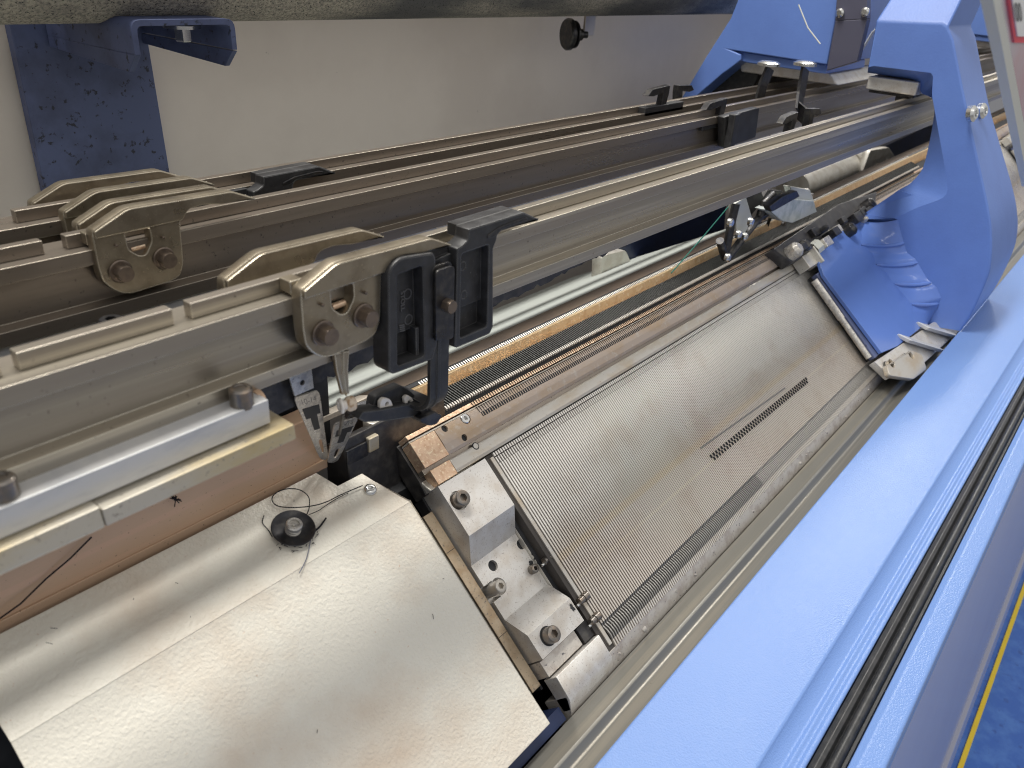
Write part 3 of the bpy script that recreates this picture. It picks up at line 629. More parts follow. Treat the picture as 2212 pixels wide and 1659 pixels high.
obj('sinker_slots', g, m_slot, t, kind='stuff')
g = G(); g.xp([(338, -262), (360, -282), (360, -560), (329, -560), (329.5, -275)], rx(870, 888, 333), XBE); obj('bed_body', g, m_dark, t); g = G(); g.xp([(337.2, -258.2), (337.2, -257.4), (341, -257.0), (341, -260)], rx(870, 888, 333), XBE); obj('tip_backing', g, m_void, t)
# hooks of the rear needles crossing the gap
xg0 = rx(945, 858, 322)
g = G(); xx = xg0; k = 0
while xx < 1500:
    g.prism([(xx, 331, -264.3), (xx+.75, 331, -264.3), (xx+.75+3.2, 318.6, -269.4), (xx+3.2, 318.6, -269.4)], (0, 0, -1.6), 0)
    g.prism([(xx+3.2, 318.6, -269.3), (xx+4.3, 318.6, -269.3), (xx+4.5, 316.6, -270.6), (xx+3.4, 316.6, -270.6)], (0, 0, -1.4), 1)
    xx += PITCH
obj('needle_hooks', g, [m_hook, m_need], t, kind='stuff')
g = G(); g.xp([(331, -272), (305, -285), (305, -300), (331, -300)], xg0-4, XBE); obj('hook_bed', g, m_tip, t)

# ------------------------------------------------------------------ front needle bed
t = thing('front_needle_bed', 'sloping front needle bed of closely packed bright needles', 'needle bed', tuple(Bd(340, 150, -20)))
FB = t
g = G(); g.bbox(333, XBE, .5, 149, -22, -1.2); obj('bed_plate', g, m_slot, t, .4)
g = G(); g.bbox(336.6, 339.7, 3, 146, -14, -.1); obj('bed_side', g, m_combgrey, t, .3)
def needle_geo(g, x, k=0):
    w = 1.27
    g.bbox(x, x+w, .9, 3.6, -1.3, .15, 0)
    g.bbox(x+.1, x+w-.15, 4.3, 8.6, -1.4, -.1, 0)
    g.bbox(x, x+w, 8.8, 132, -1.4, .1, 0)
    # curved tail that dips and rises
    prof = [(132, .1), (134, -.9), (137, .6), (141, 1.2), (144.5, .5), (144.5, -.8), (141, -.2), (137, -.8), (134, -2.2), (132, -1.4)]
    g.prism([Bd(x+.25, u, n) for u, n in prof], (1.0, 0, 0), 1)
    g.prism([Bd(x+.2, u, n) for u, n in ((144.3, .7), (148.6, .1), (149, -1.4), (144.3, -.9))], (1.2, 0, 0), 0)
g = G(); needle_geo(g, NB0)
first = obj('needle', g, [m_need, m_butt], t)
for i in range(1, 100):
    c = first.copy(); COL.objects.link(c); c.parent = t; c.location = (i*PITCH*S, 0, 0)
g = G(); i = 100
while NB0+i*PITCH < 2600: needle_geo(g, NB0+i*PITCH); i += 1
obj('needles', g, [m_need, mat('worn_needle_tail', (.46, .44, .41), .4, .45)], t, kind='stuff')
# three rows of pushed-up butts
def butts(x0, u0, x1, u1, h, alt, mt, name):
    g = G(); x = NB0+round((x0-NB0)/PITCH)*PITCH; i = 0
    while x < x1:
        u = u0+(u1-u0)*(x-x0)/(x1-x0)+(alt if i % 2 else 0)
        g.bbox(x+.1, x+1.35, u, u+h, -.5, 1.1); x += PITCH; i += 1
    return obj(name, g, mt, t, kind='stuff')
a, b = UB(1480, 918, 0), UB(1697, 765, 0); butts(a[0], a[1], b[0], b[1], 2.6, 0, m_need, 'needle_butts')
a, b = UB(1513, 966, 0), UB(1720, 815, 0); butts(a[0], a[1], b[0]-30, b[1], 1.5, 0, m_butt, 'needle_butts')
a, b = UB(1532, 984, 0), UB(1740, 815, 0); butts(a[0], a[1], b[0], b[1], 2.8, 3.0, m_tip, 'needle_butts')
# comb bar stack above the needles
x_l = 284.6
g = G(); g.bxp([(-35.3, -6), (-35.3, 3.6), (-32.4, 4.2), (-32.4, -6)], x_l+.5, XBE); obj('pink_strip', g, m_cblock, t, .25)
g = G(); g.bxp([(-31.6, -6), (-31.6, 3.4), (-30.4, 3.4), (-30.4, -6)], x_l+.5, XBE); obj('seam_strip', g, m_combgrey, t, .2)
g = G(); xx = 345.0
while xx < 1400: g.bbox(xx, xx+.35, -35.5, -32.2, 3.5, 4.35); xx += PITCH
obj('strip_cuts', g, m_slot, t, kind='stuff')
g = G(); g.bxp([(-30.2, -6), (-30.2, 4.0), (-26.5, 4.4), (-19, 4.4), (-14.2, 3.4), (-12.2, 2.2), (-12.2, -6)], x_l+22, XBE)
cuts = []
for a_, b_, r_ in ((961, 925.5, 2.4), (1004, 944.5, 2.3)):
    x, u = UB(a_, b_, 4.4); cuts.append(drill(Bd(x, u, 0), ND, r_, -5, 10))
    gh = G(); gh.lathe(Bd(x, u, 0), ND, [(r_+.3, 0), (r_+.3, 2.6)], 24); obj('hole_shade', gh, m_void, t)  # near-black disc paints the shade down the hole
x, u = UB(1005.5, 903.5, 4.4); cuts.append(drill(Bd(x, u, 0), ND, 4.0, 2.2, 10))
g = carve(g, cuts); comb = obj('comb_bar', g, m_comb, t, .12, angle=8)
g = G(); g.bxp([(-12.4, -6), (-12.4, -.6), (-9.2, -.8), (-9.2, -6)], x_l+.6, XBE); obj('comb_step', g, m_raild, t)
g = G(); g.bxp([(-9.4, -6), (-9.4, 1.0), (-8.4, 1.7), (-2, 2.0), (0, 1.2), (.5, -6)], x_l+21.5, XBE); obj('grey_strip', g, m_combgrey, t, .15, angle=8)
# slots and dark windows of the comb
g = G(); xx = 346.6
while xx < 1500: g.bbox(xx, xx+.5, -30.9, -26.2, 3.2, 4.48); xx += PITCH
obj('comb_cuts', g, m_slot, t, kind='stuff')
g = G(); g.bbox(347.2, 1500, -26.3, -23.2, 3.6, 4.47); obj('comb_window', g, m_void, t)
g = G(); xx = 348.0
while xx < 1500: g.bbox(xx, xx+.62, -26.1, -23.3, 4.0, 4.6); xx += PITCH
obj('comb_teeth', g, m_comb, t, kind='stuff')
# copper coloured end pieces
g = G(); g.bbox(x_l+.4, x_l+21.8, -30.2, -12.2, -6, 4.2); obj('copper_end', g, m_cblock, t, .4)
g = G(); g.bbox(x_l+4, x_l+21.3, -9.6, .6, -7, 1.9); obj('copper_end', g, m_cblock, t, .4)
g = G(); g.bxp([(-34, -8), (-30, -7), (-8, -7), (2, -9), (2, -22), (-34, -22)], x_l-1, XBE); obj('comb_base', g, m_dark, t, .5)
# holes and screw in the comb bar
def bed_disc(px, py, n, r, name, mt, h=.25, parent=t, ring=None):
    x, u = UB(px, py, n); g = G()
    if ring: g.lathe(Bd(x, u, n-.3), ND, [(ring, 0), (ring, .45)], 28, 0)
    g.lathe(Bd(x, u, n-.2), ND, [(r, 0), (r, .2+h)], 28, 1 if ring else 0)
    return obj(name, g, mt, parent)
bed_disc(1027.5, 963.5, 1.7, 1.9, 'pin', [m_void, m_combgrey], .3, ring=2.6)
x, u = UB(1005.5, 903.5, 4.4)
g = G(); g.lathe(Bd(x, u, 2.0), ND, [(3.5, 0), (3.5, 2.2), (3.0, 2.7), (1.7, 2.7, 'hex'), (1.6, .8, 'hex')], 30, 1); obj('socket_screw', g, [m_void, m_zinc], t)
# shelf below the needles
g = G(); g.bxp([(149, -4), (149, -1.2), (151.5, -1.5), (159, -5), (166, -12), (166, -24), (149, -24)], 287, XBE); obj('lint_shelf', g, m_shelf, t, .4)
g = G(); g.bxp([(135.6, -12), (135.6, .4), (136.6, 1.0), (151.5, .2), (158, -4.2), (158, -12)], 287, 333); obj('pale_end_block', g, m_brk, t, .5)
# grey rods and gathered lint on the shelf
for k in range(26):
    xx = random.uniform(330, 1000); g = G(); r_ = random.uniform(.5, 1.5); c = Bd(xx, random.uniform(150, 158), 0)
    if k == 0: gl = G()
    gl.lathe(c+ND*-3.2, ND, [(r_*random.uniform(.8, 1.6), 0), (r_, .8), (r_*.3, 1.4)], 7)
obj('lint_crumbs', gl, m_lintd, t, kind='stuff')

# ------------------------------------------------------------------ end bracket with screws
t = thing('end_bracket', 'stepped milled aluminium bracket bolted at the left end of the bed', 'bracket', tuple(Bd(305, 120, -30)))
x0, x1 = 286.5, 330
prof = [(1.5, -22), (1.5, 3), (37, 3), (53.7, -12), (92.3, -12), (106.4, -.5), (123, -.5), (123, -22)]
outb = prof
g = G(); nx = UB(*((1350*.6777+620/4.663), (1700*.6777+530/4.663)), -12)
cuts = []
q = G(); q.bbox(x0-5, x0+7, 68.3, 79.7, -19.5, 10); cuts.append(q)
xs_, us_ = UB(1083.2, 1264.7, -8); cuts.append(drill(Bd(xs_+1, us_, 0), ND, 5.6, -19.5, 10))
for a_, b_, r_, dp in ((1126.1, 1175.5, 3.6, -40), (1065, 1221.8, 3.6, -40)):
    x, u = UB(a_, b_, -12); cuts.append(drill(Bd(x, u, 0), ND, r_, dp, 10))
    gh = G(); gh.lathe(Bd(x, u, -17.6), ND, [(r_+.3, 0), (r_+.3, 3.4)], 24); obj('hole_shade', gh, m_void, t)  # dark disc stands for the shade inside the drilled hole
x, u = UB(1001.4, 1074, 9); cuts.append(drill(Bd(x, u, 0), ND, 6.3, .6, 10))
g.bxp(prof, x0, x1); g = carve(g, cuts)
obj('bracket_body', g, m_brk, t, .35, angle=30)
g = G(); g.bbox(x0-9.5, x0-1.5, 12, 137, -24, -14); g.bbox(x0-9.8, x0-9.2, 12, 137, -24, -13.6); obj('side_strip', g, m_brkd, t, .4)
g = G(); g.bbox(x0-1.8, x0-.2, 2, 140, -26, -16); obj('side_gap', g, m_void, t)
for u_ in (38.5, 98.5):
    g = G(); g.bbox(x0-9.6, x0-1.6, u_, u_+.35, -15, -13.92); obj('strip_seam', g, m_void, t)
g = G(); g.bxp([(-8, -8), (-2, -5), (1.3, -3), (1.3, -22), (-8, -22)], x0-2, x0+38); obj('bracket_nose', g, m_cast, t, 1)
g = G(); g.bbox(x0, x1-8, 124, 134.6, -20, -4.5); obj('lower_bar', g, m_shelf, t, .5)
g = G(); g.bbox(x1+.2, x1+6.4, 4, 134, -20, -9.5); obj('oily_channel', g, m_cast, t, .3)
g = G(); g.bbox(x1+.4, x1+3, 20, 134, -9.6, -8.6); obj('oil_trace', g, m_void, t)
g = G(); g.bbox(x1-7, x1+5, 124, 135, -16, -3); obj('oily_corner', g, m_dark, t, .5)
def capscrew(x, u, n0, r, h, parent, mt=m_screw, name='cap_screw', ax=ND, socket=.52, ring=True):
    g = G(); c = Bd(x, u, n0)
    g.lathe(c, ax, [(r, 0), (r, h-.7), (r-.35, h-.15), (r-.7, h), (r*socket, h, 'hex'), (r*socket*.96, h-2.6, 'hex')], 36, 0)
    if ring: g.lathe(c, ax, [(r*1.18, -.2), (r*1.18, .15)], 30, 1)
    return obj(name, g, [mt, m_void], parent, angle=30)
x, u = UB(1001.4, 1074, 9); capscrew(x, u, .6, 5.2, 8.4, t, ring=False)
x, u = UB(1198, 1368.7, 6.5); capscrew(x, u, -.5, 5.2, 7.0, t)
x, u = UB(1157.2, 1227, -7); capscrew(x, u, -12, 3.0, 5.0, t, ring=False)
x, u = UB(1083.2, 1264.7, -3); capscrew(x, u, -21, 4.1, 17.5, t, mt=m_combgrey, ring=False)
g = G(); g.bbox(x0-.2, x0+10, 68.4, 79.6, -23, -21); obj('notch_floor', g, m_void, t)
def blot(x, u, n, r, name='oil_stain'):
    pts = []
    for i in range(22):
        th = 2*math.pi*i/22; rr = r*random.uniform(.55, 1.15); pts.append((x+rr*math.cos(th)*.75, u+rr*math.sin(th)*1.35))
    g = G(); plate(g, pts, [], .12, lambda a, b, c: Bd(a, b, n+c)); return obj(name, g, m_mark, t)
for x_, u_, r_ in ((333, 74, 5), (333.5, 86, 4), (334, 108, 4.5), (334, 118, 4), (333.5, 127, 4.5), (332.8, 44, 2.6), (332.6, 30, 2)): blot(x_, u_, -9.45, r_)
for x_, u_, r_ in ((327.5, 76, 2.6), (327.5, 112, 2.2)): blot(x_, u_, -11.9 if u_ < 92 else -.42, r_)
# adjusting pins with set screws beside the needles
for px_, py_ in ((1186, 1206), (1252, 1297), (1277, 1341)):
    x, u = UB(px_, py_, -2); nn_ = -4 if py_ < 1250 else .8; g = G(); g.lathe(Bd(x-3.5, u, nn_), (1, 0, 0), [(2.4, 0), (2.4, 4.5), (2.9, 4.6), (2.9, 9), (2.4, 9.4)], 20); obj('adjusting_pin', g, m_screw, t)
    g = G(); g.lathe(Bd(x-6, u+1.2, nn_-1), (1, 0, .1), [(1.1, 0), (1.3, 3), (1.1, 3.6)], 12); obj('set_screw', g, m_zinc, t)

# ------------------------------------------------------------------ white cover on the left
t = thing('white_cover', 'textured white painted sheet cover filling the lower left corner', 'cover', tuple(Bd(50, 150, 0)))
n5 = 5.0
fold = Bd(0, .6, n5)
yt = None
# upper flange runs from the fold to the copper beam, a little flatter
sl = math.tan(math.radians(20)); a_ = math.tan(math.radians(-40.28)); yy = (fold.z-sl*fold.y)/(a_-sl); zz = a_*yy
def onflange(px, py):
    # intersect the view ray with the flange plane z = fold.z + sl*(y - fold.y)
    d = ray(px, py); tt = (fold.z-sl*fold.y)/(d.z-sl*d.y); return d*tt
xe = 262.5
fl = [onflange(*p) for p in ((684.7, 1022.9), (703.8, 1033), (729.3, 1049), (781.9, 1022), (809, 1038.8), (815.4, 1042))]
g = G()
xw = rx(-8, 1540, 230)
top = [Vector((43.5, yy, zz)), Vector((fl[0].x, yy, zz)), fl[1], fl[2], fl[3], fl[4], fl[5], Vector((xe, fold.y, fold.z)), Vector((43.5, fold.y, fold.z))]
dn = Vector((0, .3, -1.6))
g.prism(top, dn)
q = Bd(0, 151, n5); q2 = Bd(0, 155, n5-6)
xlow = U(20, 1600, 'bed', n5).x
g.prism([Vector((43.5, fold.y, fold.z)), Vector((xe, fold.y, fold.z)), Vector((xe+1, q.y, q.z)), Bd(42.5, 151, n5)], ND*-1.6)
sheet = obj('cover_sheet', g, m_white, t, 3.5, seg=5, angle=15, weld=True)
# fixing screw on a dished washer
fn_ = Vector((0, -math.sin(math.atan(sl)), math.cos(math.atan(sl))))
dq = onflange(632, 1148)
g = G(); g.lathe(dq+fn_*.2, fn_, [(9.0, 0), (11.4, 2.6), (11.8, 3.0), (11.5, 3.2), (9.0, 1.4), (5.0, 1.0)], 40); wsh = obj('dished_washer', g, m_bsteel, t)
g = G(); g.lathe(dq+fn_*1.0, fn_, [(4.3, 0), (4.3, 1.2), (3.9, 1.4), (3.9, 1.8), (4.3, 2.0), (4.3, 2.9), (3.9, 3.1), (3.9, 3.4), (4.4, 3.6), (4.4, 5.6), (3.8, 6.3), (2.7, 6.3), (2.5, 5.0), (1.3, 5.0), (1.2, 5.7), (.4, 5.9)], 32); obj('screw', g, m_feed, wsh)
rv_ = onflange(799, 1059)
g = G(); g.lathe(rv_, fn_, [(4.2, 0), (4.0, 1.0), (3.2, 2.2), (2.2, 2.6), (1.5, 2.6, 'hex'), (1.4, 1.6, 'hex')], 30); obj('button_screw', g, m_zinc, t)
for k in range(30):
    if k == 0: gl = G()
    th = random.uniform(.2, 2.8); rr = random.uniform(9.5, 13); c = dq+Vector((-math.cos(th)*rr, -math.sin(th)*rr*.95, 0)); c.z = fold.z+sl*(c.y-fold.y)+.2
    gl.tube([c, c+Vector((random.uniform(-1.5, 1.5), random.uniform(-1.5, 1.5), .5)), c+Vector((random.uniform(-2, 2), random.uniform(-2, 2), .1))], .14, 5)
obj('washer_fluff', gl, m_thread, t, kind='stuff')
# crumbs of thread lying on the sheet
gl = G()
for k in range(12):
    if k % 2: c = onflange(random.uniform(150, 800), random.uniform(1075, 1300))
    else: c = U(random.uniform(60, 1000), random.uniform(1200, 1600), 'bed', n5+.15)
    if c.y > yy-2 or c.x > 255: continue
    if k % 2: c.z = fold.z+sl*(c.y-fold.y)+.12
    if k % 2 and c.y < fold.y+1: continue
    a = random.uniform(0, 6.28); l = random.uniform(.4, 1.5); v = Vector((math.cos(a)*l, math.sin(a)*l*CT, math.sin(a)*l*(ST if not k % 2 else sl)))
    gl.tube([c-v, c+v*.2+ND*.1, c+v], .13, 5)
obj('thread_crumbs', gl, m_thread, t, kind='stuff')
# loose threads
def sway(l, lift, mt, r, name, label, n=6):
    pts = []
    P3 = [onflange(a, b)+fn_*h for (a, b), h in zip(l, lift)]
    for i in range(len(P3)-1):
        p0 = P3[max(i-1, 0)]; p1 = P3[i]; p2 = P3[i+1]; p3 = P3[min(i+2, len(P3)-1)]
        for j in range(n):
            s = j/n; pts.append(.5*((2*p1)+(p2-p0)*s+(2*p0-5*p1+4*p2-p3)*s*s+(3*p1-p0-3*p2+p3)*s**3))
    pts.append(P3[-1]); g = G(); g.tube(pts, r, 6)
    return obj(name, g, mt, label=label, cat='thread')
z7 = lambda x, y: (528.6+x/4.254*.6777, 1003+y/4.254*.6777)
sway([z7(835, 710), z7(865, 620), z7(850, 500), z7(740, 410), z7(600, 375), z7(470, 390), z7(380, 450), z7(375, 520), z7(450, 580), z7(620, 608), z7(860, 600), z7(1080, 540), z7(1330, 420), z7(1590, 310)],
     [2, 3, 4, 4, 3, 2, 1.5, 1, 1, 1.5, 2, 1.5, 1.5, 1.5], m_thread, .30, 'looped_thread', 'black thread curled in a loop above the dished washer')
sway([z7(860, 712), z7(1000, 640), z7(1160, 530), z7(1300, 450), z7(1400, 405)], [2, 1, 1, 1, 1.2], m_thread, .22, 'stray_thread', 'thin black thread running from the washer towards the button screw')
sway([z7(890, 990), z7(880, 1100), z7(830, 1300), z7(740, 1480)], [1, .6, .8, .5], m_hair, .26, 'stray_thread', 'blue grey thread trailing down the white cover below the washer')
sway([z7(900, 970), z7(1000, 880), z7(1060, 800), z7(1100, 740)], [2.2, 1.5, 1, .8], m_thread, .5, 'stray_thread', 'short thick frayed black thread right of the dished washer')
sway([z7(370, 1000), z7(320, 900), z7(240, 800), z7(260, 700)], [1, .5, .5, .5], m_thread, .25, 'stray_thread', 'wispy grey thread left of the dished washer')
pa = U(-20, 1350, 'y', yb0-3); pb = U(100, 1250, 'y', yb0-1); pc = U(198, 1160, 'y', yb0-1)
g = G(); g.tube([pa, pa*.5+pb*.5+Vector((0, -1, -.8)), pb, pb*.5+pc*.5+Vector((0, -.5, -.4)), pc], .38, 8)
obj('taut_thread', g, m_thread, label='black thread stretched slanting across the copper beam at the left', cat='thread')
q_ = U(378, 1078, 'y', yb0-2); g = G()
for k in range(9):
    v_ = Vector((random.uniform(-3, 3), random.uniform(-1, 1), random.uniform(-4, 3))); g.tube([q_-v_*.5, q_+Vector((0, -.8, .4)), q_+v_], .28, 5)
obj('thread_tuft', g, m_thread, label='small tuft of black fluff stuck to the copper beam', cat='fluff')
# dark strip painting in the shade of the gap below the sheet
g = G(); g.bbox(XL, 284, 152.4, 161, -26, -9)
obj('cover_gap_shade', g, m_navyd, label='dark navy strip painting the shade in the gap below the white cover', cat='strip')

# ------------------------------------------------------------------ grey guide bar
t = thing('guide_bar', 'long grey steel guide bar between needle bed and light blue cover', 'bar', (1000, 130, -420))
zb_ = -386.5; zo = -392.0
pA = AZ(-68.15, -398.0); pO = AZ(-69.72, zo); pO2 = AZ(-69.95, zo-.3); pM = AZ(-70.6, zo-4); pE = AZ(-72.6, zo+.0)
g = G(); g.xp([(pA[0]+4, pA[1]-24), (pA[0], pA[1]), pO, pO2, pM, (pM[0]-1.5, pM[1]), pE, (pE[0], pE[1]-24)], XL, XBE); obj('bar_body', g, m_bar, t, .5, angle=12)
xe_ = U(1985, 812, 'z', zo)
# ------------------------------------------------------------------ light blue front cover
t = thing('front_cover', 'glossy light blue front cover with rubber seal along the machine', 'cover', (1000, 50, -420))
zc = -376
yL_ = AZ(-71.9, zc)[0]; yR1 = AZ(-81.4, zc)[0]
yG = AZ(-84.5, zc-5)[0]
g = G(); g.xp([(yL_+3, zc-30), (yL_+2, zc-6), (yL_, zc), (yR1, zc), (yR1-1.2, zc-1.6), AZ(-82.3, zc-4.5), AZ(-82.9, zc-6), AZ(-83.3, zc-4.6), AZ(-83.7, zc-5.8), AZ(-84.1, zc-4.4), AZ(-84.45, zc-5), AZ(-84.5, zc-26), (yL_+3, zc-34)], XL, XR); obj('cover_top', g, m_cover, t, 1.2, seg=3, angle=20)
g = G(); g.xp([AZ(-84.5, zc-8), AZ(-85.0, zc-6.5), AZ(-85.35, zc-7.0), AZ(-85.6, zc-9.5), AZ(-87.0, zc-9.5), AZ(-87.0, zc-26), AZ(-84.5, zc-26)], XL, XR); obj('rubber_seal', g, m_rubber, t, .6)
cy_ = AZ(-86.15, zc-9)[0]
g = G(); g.lathe((XL, cy_, zc-9), (1, 0, 0), [(3.3, 0), (3.3, XR-XL)], 20); obj('seal_cord', g, m_rubber, t)
g = G(); yP = AZ(-89.4, zc-2)[0]
y3 = AZ(-87.05, zc-4)[0]
zlow = -900
g.xp([(y3, zc-26), (y3, zc-4), AZ(-87.7, zc-2), (yP, zc-2), AZ(-89.6, zc-3.5), AZ(-89.75, zc-20), AZ(-89.8, zc-30)], XL, XR); obj('cover_rim', g, m_cover, t, 1.0, seg=3, angle=20)
g = G(); yq = AZ(-89.7, zc-30)[0]
pz = AZ(-93.1, zlow); pw = AZ(-93.7, zlow-60); pv = AZ(-93.75, -ZO+5)
g.xp([(yq, zc-26), (yq-1, zc-30), pz, AZ(-93.4, zlow-5), AZ(-93.5, zlow-12), pw, (pw[0]-4, -ZO+6), (40, -ZO+6), (40, zc-26)], XL, XR); obj('front_panel', g, m_bpanel, t, 2, seg=2, angle=30)

# ------------------------------------------------------------------ blue carriage
XF = 1060.0
def PXF(px, py, x=XF): p = U(px, py, 'x', x); return p
def carriage(label):
    t = thing('carriage', label, 'carriage', (XF, 250, -400), 'blue carriages astride the rails')
    # front casting: C shaped face with a bevelled inner border round the opening
    right = [(2048, 60), (2059, 85), (2083, 206), (2110, 331), (2136, 452), (2143, 515), (2140, 574), (2130, 610), (2102, 672), (2075, 715)]
    band = [(2003.4, 703), (2033.5, 644), (2022.7, 620), (2003.4, 603), (1977.7, 560), (1958.4, 545), (1945.5, 500), (1939, 474)]
    crease = [(1932, 472), (1985, 447), (2040, 425), (2045, 390), (2030, 300), (2013, 205), (2016, 158), (1876, 141)]
    opening = [(1870, 466), (1941, 410), (1963, 399), (1989, 371), (2000, 342), (2013, 280), (2019, 230), (2012, 210), (1988, 201), (1988, 183), (1972, 171), (1874, 157)]
    topl = [(1892, 45), (2036, 50)]
    def crom(l, n=4):
        o = []
        for i in range(len(l)-1):
            p0, p1, p2, p3 = (Vector(l[max(i-1, 0)]), Vector(l[i]), Vector(l[i+1]), Vector(l[min(i+2, len(l)-1)]))
            for j in range(n):
                u_ = j/n; o.append(tuple(.5*((2*p1)+(p2-p0)*u_+(2*p0-5*p1+4*p2-p3)*u_*u_+(3*p1-p0-3*p2+p3)*u_**3)))
        return o+[tuple(l[-1])]
    def resamp(l, n):
        l = [Vector(p) for p in l]; d = [0]
        for a_, b_ in zip(l[:-1], l[1:]): d.append(d[-1]+(b_-a_).length)
        o = []
        for i in range(n):
            t_ = d[-1]*i/(n-1); k = 0
            while k < len(d)-2 and d[k+1] < t_: k += 1
            f_ = (t_-d[k])/(d[k+1]-d[k]); o.append(l[k]*(1-f_)+l[k+1]*f_)
        return o
    right = right[:1]+crom(right[1:])
    opening = resamp(opening[:1]+crom(opening[1:8], 4)+opening[8:], 48); crease = resamp(crom(crease[:5], 4)+crease[5:], 48)
    opening = [tuple(p) for p in opening]; crease = [tuple(p) for p in crease]
    KR = [3+23*min(1, i/22) for i in range(48)]
    g = G()
    face = topl+right+band+crease
    F = [PXF(*p) for p in face]
    D = Vector((110, 0, 0)); DD = lambda v: Vector((110+max(0, min(1, (-v.z-130)/140))*52, 0, 0))
    g.add(F, [list(range(len(F)))])
    # top facet leaning away
    a, b = F[0], F[1]; c = F[2]
    ta, tb = a+Vector((46, -12, 62)), b+Vector((46, 6, 62)); tc = c+Vector((46, -4, 74))
    g.add([a, b, tb, ta], [[0, 1, 2, 3]]); g.add([b, c, tc, tb], [[0, 1, 2, 3]])
    # outer front band
    rr = [c]+F[3:2+len(right)]
    for p, q in zip(rr[:-1], rr[1:]): g.add([p, p+DD(p), q+DD(q), q], [[0, 1, 2, 3]])
    g.add([c, c+D, tc+D*.85, tc], [[0, 1, 2, 3]])
    g.add([ta, tb, tc, tc+D*.85, ta+D*.85], [[0, 1, 2, 3, 4]])
    # bevelled border to the opening
    CR = [PXF(*p) for p in crease]
    OP = [U(*p, 'x', XF+k_) for p, k_ in zip(opening, KR)]
    def strip2(A, B_):
        i = j = 0
        while i < len(A)-1 or j < len(B_)-1:
            if j == len(B_)-1 or (i < len(A)-1 and i/(len(A)-1) <= j/(len(B_)-1)): g.add([A[i], A[i+1], B_[j]], [[0, 1, 2]]); i += 1
            else: g.add([A[i], B_[j], B_[j+1]], [[0, 1, 2]]); j += 1
    gb = G(); gb.add(CR+OP, [[i, i+1, len(CR)+i+1, len(CR)+i] for i in range(len(CR)-1)]); obj('opening_border', gb, m_blue, t, 0, angle=32)
    for p, q in zip(OP[:-1], OP[1:]): g.add([p, q, q+D*.8, p+D*.8], [[0, 1, 2, 3]])
    # left edge of the upper arm
    le = [(1874, 157), (1892, 67), (1892, 45)]
    l3 = [OP[-1], CR[-1], F[0]]
    for p, q in zip(l3[:-1], l3[1:]): g.add([p, q, q+D*.8, p+D*.8], [[0, 1, 2, 3]])
    g.add([F[0], ta, ta+D*.85, F[0]+D*.8], [[0, 1, 2, 3]])
    fc = obj('front_casting', g, m_blue, t, 3.0, seg=3, angle=20, weld=True)
    # lower moulded cover over the bed, stepped shoulder up to the casting
    h = 20.0
    L2 = lambda p: U(*p, 'bed', h)
    bl = [(1850, 473), (1862, 506.6), (1860, 530), (1885.5, 547), (1892, 571), (1915.5, 590), (1930.5, 611.6), (1958.4, 643.8), (1973.4, 663), (1971, 674), (1990, 708)]
    br = [(1939, 474), (1945.5, 500), (1958.4, 545), (1977.7, 560), (2003.4, 603), (2022.7, 620), (2033.5, 644), (2003.4, 703)]
    out = [(1761, 534.5), (1774, 577), (1780, 594.5), (1905, 762), (1939, 748), (1990, 708)]
    g = G(); fl_ = [L2(p) for p in [(1850, 473)]+out]+[L2(p) for p in reversed(bl[1:-1])]
    g.add(fl_, [list(range(len(fl_)))])
    NA, NBz = 61, 9
    PA, PB = resamp(bl, NA), resamp(br, NA); gv = []; gf = []
    for ia, (a_, b_) in enumerate(zip(PA, PB)):
        saw = (ia/(NA-1)*4.6+.15) % 1.0
        P0 = L2(tuple(a_)); P2 = PXF(*b_); P1 = (P2-ND*((P2-CB).dot(ND)-h)*.85)*.45+(P0+P2)*.275+(ND-Vector((1, 0, 0))).normalized()*(8*(saw if saw < .72 else (1-saw)*2.57)-3)
        for k in range(NBz):
            u_ = k/(NBz-1); gv.append(P0*(1-u_)**2+P1*2*u_*(1-u_)+P2*u_*u_)
    for i in range(NA-1):
        for k in range(NBz-1): gf.append([i*NBz+k, i*NBz+k+1, (i+1)*NBz+k+1, (i+1)*NBz+k])
    gs = G(); gs.add(gv, gf)
    for f_ in (.20, .40, .60, .80):
        i_ = int(f_*(NA-1)); gs.tube(gv[i_*NBz:(i_+1)*NBz], [1.0]+[2.6]*(NBz-2)+[1.0], 8)
    obj('ribbed_shoulder', gs, m_bluesm, t, 0, angle=24)
    gw = G(); gw.prism([PXF(*p, XF+7) for p in ((1850, 473), (1941, 411), (2000, 430), (2010, 500), (1910, 530))], (60, 0, 0)); gw.prism([PXF(*p, XF+4) for p in ((1842, 466), (1945, 464), (1945, 482), (1842, 482))], (40, 0, 0)); obj('casting_web', gw, m_blue, t)
    O3 = [fl_[0]]+[L2(p) for p in out]
    for p, q in zip(O3[:-1], O3[1:]): g.add([p, q, q-ND*4, p-ND*4], [[0, 1, 2, 3]])
    k0, k1_ = PXF(1939, 474), PXF(1925, 470, XF+20)
    g.add([fl_[0], k0, k0+Vector((120, 0, 20)), fl_[0]+Vector((200, 0, 0))], [[0, 1, 2, 3]])
    obj('lower_cover', g, m_bluesm, t, .8, seg=2, angle=20, weld=True)
    # inner flange, wiper and rod on the lower left edge
    e0, e1 = L2((1780, 594.5)), L2((1905, 762)); xq = (e0.x+e1.x)/2
    u0 = (e0-CB).dot(UD); u1 = (e1-CB).dot(UD)
    g = G(); g.bbox(xq-6, xq+240, u0-6, u1+1, 7, h-5); obj('inner_flange', g, m_navy, t, 1.5)
    g = G(); g.bbox(xq-2, xq+240, u0-6, u1+1, 1.5, 7); obj('wiper', g, m_rubber, t, .5)
    a_, b2 = U(1757, 607, 'bed', 9), U(1879, 771, 'bed', 9)
    xr_ = (a_.x+b2.x)/2
